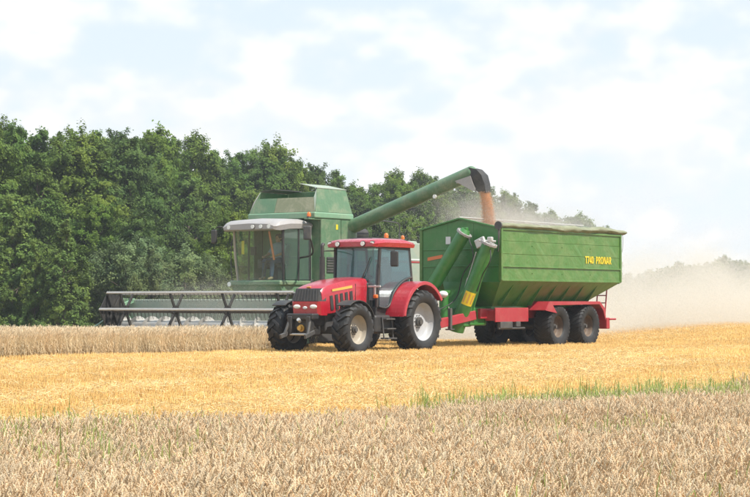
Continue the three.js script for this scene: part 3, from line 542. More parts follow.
    part('warning_label', wrap(0.575, 0.735, -0.85, 0.85, 0.2075), M.yellow, lb);
    for (const g of [-0.62, -0.05, 0.52]) part('label_print', wrap(0.60, 0.71, g - 0.13, g + 0.13, 0.2095), M.gold, lb);
  }
  part('auger_foot', [bar([0.5, 0.95, -0.30], [0.5, 0.55, -0.18], 0.25, 0.22, 20), box(0.45, 0.35, 0.6, 0.35, 0.85, -0.2, 0.05)], M.trailerGreen, G);
  part('stand_pipe', [bar([0.72, 0.7, 0.1], [0.72, 1.65, 0.1], 0.14, 0.14, 16), box(0.3, 0.12, 0.3, 0.72, 1.68, 0.1, 0.03)], M.trailerGreen, G);
  part('hydraulic_cylinder', [bar([0.5, 1.35, -0.35], [0.5, 2.1, -0.60], 0.035), bar([0.5, 2.1, -0.60], [0.48, 2.85, -0.86], 0.018)], M.steel, G);
  part('white_tank', new THREE.SphereGeometry(0.13, 14, 10).scale(1, 0.8, 1.2).translate(0.95, 1.62, -0.02), M.white, G);
  part('hose', [pipe([[0.5, 3.0, -1.35], [0.62, 2.6, -1.42], [0.5, 2.2, -1.1], [0.5, 1.7, -0.9]], 0.016, 24), pipe([[0.5, 3.3, -0.6], [0.55, 2.7, -0.8], [0.5, 2.2, -0.42], [0.55, 1.5, -0.2], [1.4, 1.1, 0]], 0.016, 30)], M.black, G);
  // chassis
  const ch = grp('chassis', G);
  for (const s of [-1, 1]) { part('side_beam', box(6.6, 0.30, 0.14, -3.4, 1.06, s * 0.58, 0.02), M.trailerRed, ch); part('draw_beam', beam([0.1, 1.02, s * 0.56], [2.5, 0.62, s * 0.07], 0.14, 0.27, 0.02), M.trailerRed, ch); }
  part('side_plate', [box(1.9, 0.42, 0.05, -1.35, 1.02, -0.95, 0.015), box(0.1, 0.3, 0.4, -0.5, 1.0, -0.78, 0.01), box(0.1, 0.3, 0.4, -2.2, 1.0, -0.78, 0.01)], M.trailerRed, ch);
  part('valve_box', [box(0.7, 0.2, 0.12, -1.0, 0.72, -0.94, 0.02), box(0.25, 0.16, 0.1, -1.7, 0.74, -0.94, 0.02), bar([-0.6, 0.62, -0.95], [-2.1, 0.62, -0.95], 0.03)], M.darkSteel, ch);
  part('hitch_eye', [box(0.4, 0.2, 0.2, 2.55, 0.6, 0, 0.03), bar([2.7, 0.58, 0], [2.85, 0.57, 0], 0.05)], M.darkSteel, ch);
  part('cross_member', [beam([0, 1.02, -0.55], [0, 1.02, 0.55], 0.12, 0.22), beam([-2.6, 1.02, -0.55], [-2.6, 1.02, 0.55], 0.12, 0.22), beam([-6.6, 1.02, -0.75], [-6.6, 1.02, 0.75], 0.12, 0.22)], M.trailerRed, ch);
  part('parking_jack', [box(0.1, 0.6, 0.1, 1.2, 0.92, -0.42, 0.01), box(0.2, 0.04, 0.2, 1.2, 0.61, -0.42, 0.01)], M.darkSteel, ch);
  const spec = { tyre: tyreGeo(0.665, 0.60, 0.33, 30, 0.018, 0.30), W: 0.60, rim: 0.34, dish: -0.01, mat: M.rimBrown };
  for (const x of [-3.55, -5.45]) { for (const s of [-1, 1]) wheel(G, [x, 0.65, s * 1.06], spec, s); part('axle', [bar([x, 0.65, -0.9], [x, 0.65, 0.9], 0.09), beam([x, 0.65, -0.58], [x, 0.95, -0.58], 0.16, 0.16), beam([x, 0.65, 0.58], [x, 0.95, 0.58], 0.16, 0.16)], M.darkSteel, ch); }
  for (const s of [-1, 1]) {
    const prof = [[-2.62, 1.16], [-2.86, 1.42], [-6.05, 1.42], [-6.38, 1.20], [-6.45, 0.85]], in_ = prof.map(([x, y], i) => [x + (i < 2 ? -0.03 : i > 2 ? 0.03 : 0), y - (i > 0 && i < 3 ? 0.03 : 0.015)]);
    const f = part('mudguard', ext([...prof, ...in_.reverse()], s * 0.70, s * 1.38, 0.006), M.trailerRed, G);
    part('skirt', ext([[-2.63, 1.14], [-2.87, 1.415], [-6.05, 1.415], [-6.37, 1.20], [-6.44, 0.87], [-6.38, 0.87], [-6.26, 1.13], [-6.0, 1.33], [-3.05, 1.30], [-3.3, 1.06]].map(([x, y]) => [x, y]), s * 1.372, s * 1.395, 0.006), M.trailerRed, f);
  }
  const lad = grp('ladder', G);
  for (const z of [-0.95, -0.62]) part('rail', bar([-L + 0.10, 2.0, z], [-L + 0.30, 0.75, z], 0.022), M.trailerRed, lad);
  for (let i = 0; i < 5; i++) part('rung', bar([-L + 0.125 + i * 0.037, 1.85 - i * 0.24, -0.95], [-L + 0.125 + i * 0.037, 1.85 - i * 0.24, -0.62], 0.018), M.trailerRed, lad);
  part('bumper', [box(0.22, 0.36, 2.3, -7.05, 0.72, 0, 0.03), box(0.6, 0.14, 0.14, -6.8, 0.86, -0.5, 0.02), box(0.6, 0.14, 0.14, -6.8, 0.86, 0.5, 0.02), bar([-7.1, 0.85, -1.15], [-7.35, 0.85, -1.25], 0.03)], M.trailerRed, G);
  // lettering, cut out of yellow film
  const font = await new FontLoader().loadAsync('fonts/droid/droid_sans_bold.typeface.json');
  const tg = (str) => new TextGeometry(str, { font, size: 0.2, depth: 0.004, curveSegments: 3 });
  const lt = (str, x) => part('lettering', clean(tg(str).scale(0.92, 1.15, 1)).rotateY(Math.PI).translate(x, 2.60, -W - 0.004), M.yellow, G);
  lt('T740', -5.05); lt('PRONAR', -5.74);
}

// ---------------------------------------------------------------- combine harvester
{
  const C = thing('combine_harvester', 'green combine harvester with raised grain tank and long unloading auger', 'harvester', [CO[0], 0, -CO[1]], Math.PI + ALPHA);
  const fw = { tyre: tyreGeo(0.95, 0.75, 0.48, 22, 0.05, 0.24), W: 0.75, rim: 0.49, dish: -0.02, mat: M.rimBeige }, rw = { tyre: tyreGeo(0.62, 0.45, 0.33, 18, 0.035, 0.28), W: 0.45, rim: 0.34, dish: -0.02, mat: M.rimBeige };
  for (const s of [-1, 1]) { wheel(C, [0, 0.94, s * 1.45], fw, s); wheel(C, [-3.9, 0.61, s * 1.25], rw, s); }
  for (const s of [-1, 1]) for (const [x, y, w, h] of [[0.1, 2.6, 0.5, 0.5], [-1.63, 2.4, 0.7, 0.8], [-3.4, 2.2, 1.4, 0.5]]) { const v = grp('louvre', C); for (let i = 0; i < 6; i++) part('slat', box(w, h / 9, 0.02, x, y - h / 2 + i * h / 6, s * 1.325, 0.004), M.darkSteel, v); }
  for (const s of [-1, 1]) part('latch', box(0.12, 0.05, 0.03, -0.62, 3.1, s * 1.305, 0.008), M.black, C);
  part('axle', [bar([0, 0.94, -1.3], [0, 0.94, 1.3], 0.16), bar([-3.9, 0.61, -1.1], [-3.9, 0.61, 1.1], 0.12), box(0.3, 0.7, 0.3, -3.9, 0.95, 0, 0.03)], M.darkSteel, C);
  // body
  part('lower_body', ext([[0.6, 0.95], [1.2, 1.7], [0.7, 2.1], [-4.6, 2.1], [-4.9, 1.5], [-3.2, 1.1], [-1.2, 0.8]], -1.0, 1.0, 0.03), M.darkSteel, C);
  for (const s of [-1, 1]) {
    part('tank_side', ext([[0.62, 1.95], [0.62, 3.98], [-0.42, 3.98], [-0.42, 1.95]], s * 1.22, s * 1.30, 0.02), M.green, C);
    part('tank_side', ext([[-0.45, 1.95], [-0.45, 3.98], [-1.08, 3.98], [-1.08, 1.95]], s * 1.22, s * 1.295, 0.02), M.green, C);
    part('side_shield', ext([[-1.12, 1.35], [-1.12, 3.30], [-2.15, 3.30], [-2.15, 1.35]], s * 1.24, s * 1.31, 0.03), M.green, C);
    part('side_shield', ext([[-2.2, 1.30], [-2.2, 3.35], [-4.9, 3.35], [-5.25, 2.9], [-5.25, 1.7], [-4.6, 1.30]], s * 1.24, s * 1.32, 0.04), M.greyGreen, C);
    part('red_stripe', box(2.9, 0.055, 0.012, -3.7, 2.72, s * 1.325, 0.004), M.trailerRed, C);
    part('white_stripe', box(2.9, 0.04, 0.012, -3.7, 2.80, s * 1.325, 0.004), M.white, C);
  }
  part('sticker', box(0.10, 0.16, 0.01, -0.2, 3.74, -1.303, 0.003), M.yellow, C);
  part('tank_box', box(1.7, 2.0, 2.44, -0.23, 2.98, 0, 0.03), M.green, C);
  part('rear_hood', ext([[-2.3, 1.6], [-2.3, 3.42], [-4.8, 3.42], [-5.35, 2.85], [-5.35, 1.8]], -1.235, 1.235, 0.05), M.greyGreen, C);
  part('engine_deck', [box(1.25, 1.3, 2.4, -1.72, 2.6, 0, 0.04), box(1.1, 0.12, 2.2, -1.75, 3.3, 0, 0.03)], M.darkSteel, C);
  part('air_cleaner', [bar([-1.35, 3.58, -0.7], [-2.5, 3.58, -0.7], 0.2, 0.2, 20), disc(0.22, 0.06, -1.36, 3.58, -0.7), box(0.5, 0.25, 0.4, -2.0, 3.45, -0.1, 0.04)], M.black, C);
  part('exhaust', [bar([-2.7, 3.4, 0.3], [-2.7, 4.0, 0.3], 0.08), pipe([[-2.7, 3.98, 0.3], [-2.72, 4.08, 0.3], [-2.85, 4.12, 0.3]], 0.07, 8)], M.black, C);
  part('deck_rail', [pipe([[-1.3, 3.4, -1.2], [-1.3, 3.95, -1.2], [-1.5, 4.0, -1.2], [-3.6, 4.0, -1.2], [-3.8, 3.95, -1.2], [-3.8, 3.4, -1.2]], 0.02, 40)], M.darkSteel, C);
  beacon(-4.3, 3.42, -1.0, C);
  // rim and raised tank extension
  part('tank_rim', [box(2.05, 0.20, 2.66, -0.05, 4.08, 0, 0.05)], M.paleGreen, C);
  const E = grp('tank_extension', C), xf = 0.92, xr = -1.02, zs = 1.28;
  part('front_flap', plate([xf, 4.18, 0.30], [xf, 4.18, zs], [xf - 0.16, 4.64, zs - 0.16], [xf - 0.16, 4.64, 0.30], 0.02), M.green, E);
  part('front_flap_beige', plate([xf, 4.18, -zs], [xf, 4.18, 0.29], [xf - 0.16, 4.64, 0.29], [xf - 0.16, 4.64, -zs + 0.16], 0.02), M.tarp, E);  // wider part of the front flap, an opaque panel in dull beige
  part('rear_flap', plate([xr, 4.18, zs], [xr, 4.18, -zs], [xr + 0.14, 4.92, -zs + 0.14], [xr + 0.14, 4.92, zs - 0.14], 0.02), M.green, E);
  part('left_flap', plate([xr, 4.18, -zs], [xf, 4.18, -zs], [xf - 0.30, 4.93, -zs + 0.16], [xr + 0.16, 4.93, -zs + 0.16], 0.025), M.green, E);
  part('right_flap', plate([xf, 4.18, zs], [xr, 4.18, zs], [xr + 0.16, 4.86, zs - 0.16], [xf - 0.34, 4.86, zs - 0.16], 0.025), M.green, E);
  part('left_corner', plate([xf + 0.004, 4.18, -zs - 0.002], [xf - 0.155, 4.645, -zs + 0.155], [xf - 0.30, 4.925, -zs + 0.155], [xf - 0.15, 4.6, -zs + 0.06], 0.012), M.greyGreen, E);
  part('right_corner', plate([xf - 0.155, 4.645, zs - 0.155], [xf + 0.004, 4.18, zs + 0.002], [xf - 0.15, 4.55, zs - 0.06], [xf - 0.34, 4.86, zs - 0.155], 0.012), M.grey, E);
  part('lid', plate([xf - 0.27, 4.945, -zs + 0.12], [xr + 0.10, 4.945, -zs + 0.12], [xr + 0.10, 5.10, -zs + 0.85], [xf - 0.34, 5.10, -zs + 0.85], 0.02), M.greyGreen, E);
  part('lid', plate([xf - 0.36, 4.88, zs - 0.13], [xr + 0.16, 4.88, zs - 0.13], [xr + 0.16, 4.93, zs - 0.7], [xf - 0.36, 4.93, zs - 0.7], 0.02), M.darkSteel, E);
  beacon(1.12, 3.98, -1.2, C);
  part('beacon_shelf', box(0.66, 0.04, 0.18, 0.92, 3.955, -1.2, 0.01), M.green, C);
  // cab
  const cab = grp('cab', C);
  part('floor', [box(1.9, 0.16, 2.0, 1.35, 1.98, 0, 0.05), ext([[2.25, 1.98], [2.1, 1.62], [0.8, 1.62], [0.8, 1.98]], -0.95, 0.95, 0.03)], M.green, cab);
  part('back_wall', box(0.08, 1.75, 1.9, 0.66, 2.9, 0, 0.02), M.paleGreen, cab);
  part('right_corner_wall', box(0.42, 1.62, 0.04, 0.95, 2.88, 0.93, 0.01), M.green, cab);
  for (const s of [-1, 1]) {
    part('front_pillar', pipe([[1.98, 2.05, s * 0.88], [2.06, 2.8, s * 0.93], [2.10, 3.65, s * 0.95]], 0.045, 10), s > 0 ? M.rimBeige : M.black, cab);
    part('door_post', pipe([[1.35, 2.05, s * 0.97], [1.35, 2.8, s * 0.98], [1.33, 3.65, s * 0.97]], 0.03, 8), M.black, cab);
    part('rear_post', box(0.10, 1.62, 0.06, 0.74, 2.88, s * 0.955, 0.02), M.black, cab);
    part('side_glass', ext([[1.96, 2.08], [2.05, 2.9], [2.08, 3.62], [0.78, 3.62], [0.78, 2.08]], s * 0.955, s * 0.965, 0), M.darkGlass, cab);
  }
  const ws = []; for (let j = 0; j <= 6; j++) { const v = j / 6, row = []; for (let i = 0; i <= 12; i++) { const z = lerp(-0.86 - 0.06 * v, 0.86 + 0.06 * v, i / 12), b = 0.20 * (1 - (z / 0.92) ** 2); row.push([lerp(1.98, 2.10, v) + b, lerp(2.05, 3.64, v), z]); } ws.push(row); }
  part('windscreen', loft(ws, { caps: false, closed: false, crease: 1.5 }), M.darkGlass, cab);
  const rs = (x, y0, y1, w) => [[x, y0, -w], [x, (y0 + y1) / 2, -w - 0.04], [x, y1 - 0.05, -w + 0.02], [x, y1, -w + 0.18], [x, y1 + 0.03, 0], [x, y1, w - 0.18], [x, y1 - 0.05, w - 0.02], [x, (y0 + y1) / 2, w + 0.04], [x, y0, w]].reverse();
  part('roof', loft([rs(0.68, 3.66, 3.90, 0.98), rs(1.2, 3.66, 3.95, 1.02), rs(1.9, 3.63, 3.94, 1.05), rs(2.35, 3.57, 3.89, 1.05), rs(2.52, 3.58, 3.81, 1.01), rs(2.585, 3.61, 3.76, 0.94)], { crease: 0.7 }), M.grey, cab);
  for (const z of [-0.78, -0.48, -0.18, 0.78]) headlamp('work_light', 2.605 - 0.05 * Math.abs(z), 3.69, z, 0.065, cab);
  part('seat', [box(0.5, 0.14, 0.5, 1.18, 2.52, 0, 0.05), box(0.14, 0.72, 0.5, 0.92, 2.86, 0, 0.05, 0, 0, 0.1), box(0.32, 0.42, 0.32, 1.18, 2.26, 0, 0.02)], M.fabric, cab);
  part('steering_wheel', [clean(new THREE.TorusGeometry(0.19, 0.016, 8, 24).rotateX(Math.PI / 2).rotateZ(-0.45).translate(1.68, 2.70, 0)), bar([1.69, 2.68, 0], [1.92, 2.12, 0], 0.035)], M.black, cab);
  part('console', [box(0.5, 0.3, 0.2, 1.25, 2.58, 0.40, 0.03), box(0.06, 0.26, 0.2, 1.62, 2.98, 0.58, 0.01)], M.black, cab);
  part('yellow_sticker', box(0.012, 0.42, 0.10, 2.03, 3.08, 0.66, 0.003), M.yellow, cab);
  part('blind', [box(0.03, 0.9, 0.07, 2.10, 3.12, -0.52, 0.01, 0.22)], M.orange, cab);
  const m1 = grp('mirror', cab); part('arm', [pipe([[2.35, 3.66, 1.0], [2.5, 3.72, 1.25], [2.5, 3.62, 1.42]], 0.018, 12), bar([2.5, 3.66, 1.42], [2.5, 3.3, 1.42], 0.014)], M.black, m1); part('shell', box(0.10, 0.42, 0.24, 2.5, 3.42, 1.42, 0.04, 0, -0.3), M.black, m1);
  const m2 = grp('mirror', cab); part('arm', pipe([[1.3, 2.75, -0.98], [1.5, 2.85, -1.6], [1.9, 3.15, -1.9], [2.1, 3.5, -1.9]], 0.03, 16), M.black, m2); part('shell', box(0.10, 0.42, 0.25, 2.12, 3.48, -1.9, 0.04, 0, 0.3), M.darkSteel, m2);
  part('handrail', [pipe([[1.95, 2.0, 1.08], [1.95, 2.1, 1.15], [1.95, 3.3, 1.15], [1.95, 3.4, 1.05]], 0.016, 20), pipe([[1.0, 2.5, 1.15], [1.5, 2.5, 1.18], [1.95, 2.5, 1.15]], 0.014, 10)], M.darkSteel, cab);
  part('deck_lamp', disc(0.07, 0.06, 2.28, 1.95, 0.98), M.lens, cab);
  // unloading auger
  const A0 = [-1.0, 3.72, -1.15], A1 = [-0.95, 5.295, -5.78];
  const au = part('unloading_auger', bar(A0, A1, 0.225, 0.215, 28), M.green, C);
  part('elbow', [new THREE.SphereGeometry(0.28, 18, 14).translate(...A0), bar([-1.0, 2.6, -1.15], A0, 0.28, 0.28, 20)], M.green, au);
  part('tip_cap', new THREE.SphereGeometry(0.217, 20, 14).scale(1, 1, 0.8).rotateX(0.33).translate(-0.95, 5.30, -5.80), M.green, au);
  part('spout', loft([[[-1.13, 5.40, -6.06], [-0.77, 5.40, -6.06], [-0.77, 5.46, -5.80], [-1.13, 5.46, -5.80]], [[-1.15, 5.22, -6.25], [-0.75, 5.22, -6.25], [-0.75, 5.18, -5.86], [-1.15, 5.18, -5.86]], [[-1.12, 4.95, -6.35], [-0.78, 4.95, -6.35], [-0.78, 4.95, -5.98], [-1.12, 4.95, -5.98]], [[-1.08, 4.68, -6.38], [-0.82, 4.68, -6.38], [-0.82, 4.71, -6.08], [-1.08, 4.71, -6.08]]], { caps: false, crease: 0.5 }), M.black, au);
  part('spout_frame', [plate([-0.70, 5.20, -5.90], [-0.70, 5.06, -5.34], [-0.70, 4.74, -5.98], [-0.70, 4.76, -6.08], 0.015), plate([-1.20, 5.06, -5.34], [-1.20, 5.20, -5.90], [-1.20, 4.76, -6.08], [-1.20, 4.74, -5.98], 0.015), beam([-1.2, 5.0, -5.42], [-0.7, 5.0, -5.42], 0.06, 0.03), plate([-0.71, 5.04, -5.38], [-1.19, 5.04, -5.38], [-1.19, 4.75, -5.97], [-0.71, 4.75, -5.97], 0.012)], M.grey, au);
  part('auger_lamp', disc(0.06, 0.06, -0.74, 4.62, -4.6, 'x'), M.lens, au);
  // feeder and header
  part('feeder_house', ext([[1.1, 1.75], [1.2, 1.0], [3.6, 0.42], [3.6, 1.18]], -0.75, 0.75, 0.03), M.green, C);
  const H = grp('header', C), hz = 3.85;
  part('back_wall', box(0.06, 1.0, 2 * hz, 3.66, 0.85, 0, 0.02), M.greyGreen, H);
  part('top_beam', box(0.18, 0.16, 2 * hz, 3.60, 1.40, 0, 0.03), M.greyGreen, H);
  part('table', [ext([[3.6, 0.30], [3.6, 0.38], [4.2, 0.30], [4.95, 0.24], [4.95, 0.20], [4.2, 0.24]], -hz, hz, 0.008)], M.steel, H);
  const flight = []; for (let i = 0; i <= 500; i++) { const z = lerp(-hz + 0.1, hz - 0.1, i / 500), a = (z < 0 ? 1 : -1) * z / 0.55 * 2 * Math.PI; flight.push([[4.02 + Math.cos(a) * 0.18, 0.66 + Math.sin(a) * 0.18, z], [4.02 + Math.cos(a) * 0.31, 0.66 + Math.sin(a) * 0.31, z], [4.02 + Math.cos(a) * 0.31, 0.66 + Math.sin(a) * 0.31, z + 0.012], [4.02 + Math.cos(a) * 0.18, 0.66 + Math.sin(a) * 0.18, z + 0.012]]); }
  part('intake_auger', [bar([4.02, 0.66, -hz + 0.05], [4.02, 0.66, hz - 0.05], 0.19, 0.19, 20), loft(flight, { crease: 0.6 })], M.steel, H);
  for (const s of [-1, 1]) {
    part('end_plate', ext([[3.55, 0.28], [3.55, 1.5], [3.9, 1.52], [4.6, 0.95], [5.4, 0.55], [5.9, 0.30], [4.9, 0.22]], s * (hz), s * (hz + 0.08), 0.015), s > 0 ? M.green : M.darkSteel, H);
    part('divider', loft([[[4.9, 0.24, s * (hz - 0.05)], [4.9, 0.24, s * (hz + 0.2)], [4.9, 0.75, s * (hz + 0.16)], [4.9, 0.75, s * (hz)]], [[5.7, 0.24, s * (hz + 0.0)], [5.7, 0.24, s * (hz + 0.14)], [5.7, 0.45, s * (hz + 0.12)], [5.7, 0.45, s * (hz + 0.04)]], [[6.2, 0.22, s * (hz + 0.05)], [6.2, 0.22, s * (hz + 0.09)], [6.2, 0.26, s * (hz + 0.09)], [6.2, 0.26, s * (hz + 0.05)]]].map((q) => (s > 0 ? q.reverse() : q)), { crease: 0.5 }), M.paleGreen, H);
    part('reel_arm', [beam([3.62, 1.46, s * (hz - 0.16)], [4.80, 1.12, s * (hz - 0.16)], 0.07, 0.12), bar([3.8, 0.9, s * (hz - 0.16)], [4.4, 1.22, s * (hz - 0.16)], 0.035)], M.paleGreen, H);
  }
  const RC = [4.72, 1.14], RR = 0.60, zr = hz - 0.28;
  part('reel_shaft', bar([RC[0], RC[1], -zr], [RC[0], RC[1], zr], 0.07, 0.07, 14), M.darkSteel, H);
  for (let k = 0; k < 6; k++) {
    const a = k / 6 * 2 * Math.PI + 0.06, x = RC[0] + Math.cos(a) * RR, y = RC[1] + Math.sin(a) * RR;
    const b = part('reel_bat', [bar([x, y, -zr], [x, y, zr], 0.032, 0.032, 10), box(0.05, 0.05, 2 * zr, x - 0.01, y + 0.02, 0, 0.008)], M.steel, H);
    const t = []; for (let z = -zr + 0.08; z < zr; z += 0.15) t.push(bar([x, y - 0.02, z], [x - 0.05, y - 0.23, z], 0.009, 0.006, 5)); part('tine_row', t, M.darkSteel, H);
  }
  for (const z of [-zr + 0.02, -2.95, -0.95, 1.05, 3.05, zr - 0.02]) {
    const list = [disc(0.16, 0.05, RC[0], RC[1], z, 'z')]; for (let k = 0; k < 6; k++) { const a = k / 6 * 2 * Math.PI + 0.06; list.push(beam([RC[0], RC[1], z], [RC[0] + Math.cos(a) * (RR - 0.02), RC[1] + Math.sin(a) * (RR - 0.02), z], 0.05, 0.085, 0.01)); }
    part('reel_spider', list, M.black, H);
  }
  for (const s of [-1, 1]) { const pts = []; for (let k = 0; k < 6; k++) { const a = k / 6 * 2 * Math.PI + 0.06; pts.push([RC[0] + Math.cos(a) * (RR - 0.04), RC[1] + Math.sin(a) * (RR - 0.04)]); } part('reel_end_disc', ext(pts, s * (zr + 0.02), s * (zr + 0.045), 0.004), M.black, H); }

  // driver, seated at the wheel
  const D = thing('person', 'driver in blue work clothes seated at the wheel inside the harvester cab', 'person', [CO[0], 0, -CO[1]], Math.PI + ALPHA);
  const cap = (p, a, b, ra, rb) => { const ab = V().copy(b).sub(a), t = Math.min(1, Math.max(0, V().copy(p).sub(a).dot(ab) / ab.lengthSq())); return p.distanceTo(V().copy(a).addScaledVector(ab, t)) - lerp(ra, rb, t); };
  const smin = (a, b, k) => { const h = Math.max(k - Math.abs(a - b), 0) / k; return Math.min(a, b) - h * h * k / 4; };
  const B = (a, b, ra, rb) => [V(...a), V(...b), ra, rb];
  const hip = [1.14, 2.68], torso = [B([1.14, 2.68, -0.09], [1.14, 2.68, 0.09], 0.13, 0.13), B([1.13, 2.72, 0], [1.08, 3.10, 0], 0.15, 0.16), B([1.08, 3.13, -0.15], [1.08, 3.13, 0.15], 0.075, 0.075)];
  const arms = [-1, 1].flatMap((s) => [B([1.08, 3.13, s * 0.19], [1.22, 2.90, s * 0.26], 0.06, 0.046), B([1.22, 2.90, s * 0.26], [1.50, 2.82, s * 0.19], 0.044, 0.032)]);
  const legs = [-1, 1].flatMap((s) => [B([1.16, 2.67, s * 0.10], [1.58, 2.66, s * 0.15], 0.095, 0.065), B([1.58, 2.66, s * 0.15], [1.64, 2.22, s * 0.15], 0.062, 0.045), B([1.62, 2.14, s * 0.15], [1.80, 2.11, s * 0.17], 0.045, 0.04)]);
  const neck = [B([1.08, 3.15, 0], [1.10, 3.28, 0], 0.055, 0.052)];
  const head = [B([1.09, 3.40, 0], [1.12, 3.33, 0], 0.098, 0.07), B([1.17, 3.37, 0], [1.205, 3.345, 0], 0.022, 0.018), B([1.16, 3.30, -0.02], [1.16, 3.30, 0.02], 0.025, 0.025), B([1.09, 3.365, -0.095], [1.09, 3.38, -0.10], 0.022, 0.02), B([1.09, 3.365, 0.095], [1.09, 3.38, 0.10], 0.022, 0.02)];
  const hands = [-1, 1].flatMap((s) => [B([1.50, 2.82, s * 0.19], [1.58, 2.79, s * 0.175], 0.03, 0.032), ...[0, 1, 2, 3].flatMap((i) => [B([1.57, 2.80 - i * 0.004, s * (0.205 - i * 0.02)], [1.64, 2.81 - i * 0.006, s * (0.205 - i * 0.022)], 0.0095, 0.009), B([1.64, 2.81 - i * 0.006, s * (0.205 - i * 0.022)], [1.655, 2.77, s * (0.20 - i * 0.022)], 0.009, 0.008)]), B([1.56, 2.80, s * 0.15], [1.61, 2.775, s * 0.13], 0.012, 0.010)]);
  const mesh = (bones, k, c, half, res, grow = 0) => {
    const mc = new MarchingCubes(res, new THREE.MeshStandardMaterial(), false, false, 60000), p = V();
    for (let z = 0; z < res; z++) for (let y = 0; y < res; y++) for (let x = 0; x < res; x++) { p.set(c[0] + ((x - res / 2) / (res / 2)) * half, c[1] + ((y - res / 2) / (res / 2)) * half, c[2] + ((z - res / 2) / (res / 2)) * half); let d = 9; for (const b of bones) d = smin(d, cap(p, ...b), k); mc.field[x + y * res + z * res * res] = -(d - grow); }
    mc.isolation = 0; mc.update();
    const n = mc.count, g = new THREE.BufferGeometry(); g.setAttribute('position', new THREE.BufferAttribute(mc.positionArray.slice(0, n * 3), 3)); g.scale(half, half, half).translate(...c); g.computeVertexNormals(); return clean(toCreasedNormals(g, 1.2));
  };
  const skin = new THREE.MeshStandardMaterial({ color: LIN(0.46, 0.26, 0.17), roughness: 0.6 }), shirt = new THREE.MeshStandardMaterial({ color: LIN(0.30, 0.36, 0.46), roughness: 0.9 }), jeans = new THREE.MeshStandardMaterial({ color: LIN(0.05, 0.08, 0.16), roughness: 0.95 }), hair = new THREE.MeshStandardMaterial({ color: LIN(0.03, 0.02, 0.015), roughness: 0.9 });
  part('body', [mesh([...torso, ...arms, ...legs, ...neck], 0.05, [1.35, 2.75, 0], 0.72, 64), mesh([...head, ...neck], 0.025, [1.1, 3.34, 0], 0.2, 48), ...[-1, 1].map((s) => mesh(hands.filter((b) => b[0].z * s > 0), 0.008, [1.57, 2.8, s * 0.18], 0.14, 56))], skin, D);
  part('shirt', mesh([...torso, ...arms.filter((_, i) => i % 2 === 0)], 0.05, [1.15, 2.9, 0], 0.48, 56, 0.014), shirt, D);
  part('trousers', mesh([torso[0], ...legs.filter((_, i) => i % 3 < 2)], 0.05, [1.38, 2.5, 0], 0.5, 56, 0.014), jeans, D);
  part('hair', mesh([B([1.075, 3.425, -0.02], [1.075, 3.425, 0.02], 0.098, 0.098), B([1.04, 3.37, -0.03], [1.04, 3.37, 0.03], 0.075, 0.075)], 0.03, [1.08, 3.4, 0], 0.2, 40), hair, D);
}

// ---------------------------------------------------------------- grain and dust
{
  // grain pouring from the auger spout (world position of the spout mouth) into the trailer
  const r = rng(71), g = new THREE.SphereGeometry(1, 6, 4).scale(0.009, 0.005, 0.005), N = 60000;
  const mouth = V(-0.95, 4.72, -6.22).applyAxisAngle(V(0, 1, 0), Math.PI + ALPHA).add(V(CO[0], 0, -CO[1]));
  const im = new THREE.InstancedMesh(g, new THREE.MeshStandardMaterial({ color: LIN(0.68, 0.345, 0.15), roughness: 0.7 }), N), m = new THREE.Matrix4(), q = new THREE.Quaternion(), e = new THREE.Euler(), c = new THREE.Color();
  const out = V(HZ, 0, -HX); // to the driver's left, the way the auger throws
  for (let i = 0; i < N; i++) {
    const t = Math.pow(r(), 0.85), fall = 1.75 * t, w = 0.125 + 0.10 * t * t, a = r() * 6.28, rad = Math.min(2.4, Math.sqrt(-Math.log(1 - 0.999 * r())) * 0.72) * w, drift = 0.24 * Math.sqrt(t);
    e.set(r() * 6, r() * 6, r() * 6); q.setFromEuler(e);
    m.compose(V(mouth.x + out.x * drift + Math.cos(a) * rad, mouth.y - fall, mouth.z + out.z * drift + Math.sin(a) * rad), q, V(1, 1, 1).multiplyScalar(0.8 + 0.4 * r())); im.setMatrixAt(i, m);
    const k = 0.75 + 0.5 * r(); c.setRGB(k, k * (0.95 + 0.1 * r()), k); im.setColorAt(i, c);
  }
  im.name = 'falling_grain'; tag(im, 'stream of orange brown grain pouring from the auger spout', 'grain', null, 'stuff'); im.castShadow = true; scene.add(im);
  // heap inside the trailer
  const P = [], nx = 50, nz = 22;
  const rows = []; for (let i = 0; i <= nx; i++) { const row = []; for (let j = 0; j <= nz; j++) { const x = lerp(-0.12, -7.3, i / nx), z = lerp(-1.32, 1.32, j / nz), d = Math.hypot(x + 1.6, z - 0.1); row.push([x, 2.35 + 0.85 * Math.exp(-d * d / 3.2) + 0.08 * noise3(x * 2, 1, z * 2), z]); } rows.push(row); }
  const h = thing('grain_heap', 'heap of harvested grain lying inside the green trailer box', 'grain', [2.5, 0, -55.9], Math.PI + ALPHA);
  h.userData.kind = 'stuff';
  const soil = rows.map((row) => [...row, ...row.slice().reverse().map(([x, y, z]) => [x, 2.12, z * 0.99])]);
  part('heap', loft(soil, { crease: 1 }), new THREE.MeshStandardMaterial({ color: LIN(0.55, 0.30, 0.13), roughness: 0.95 }), h);
}
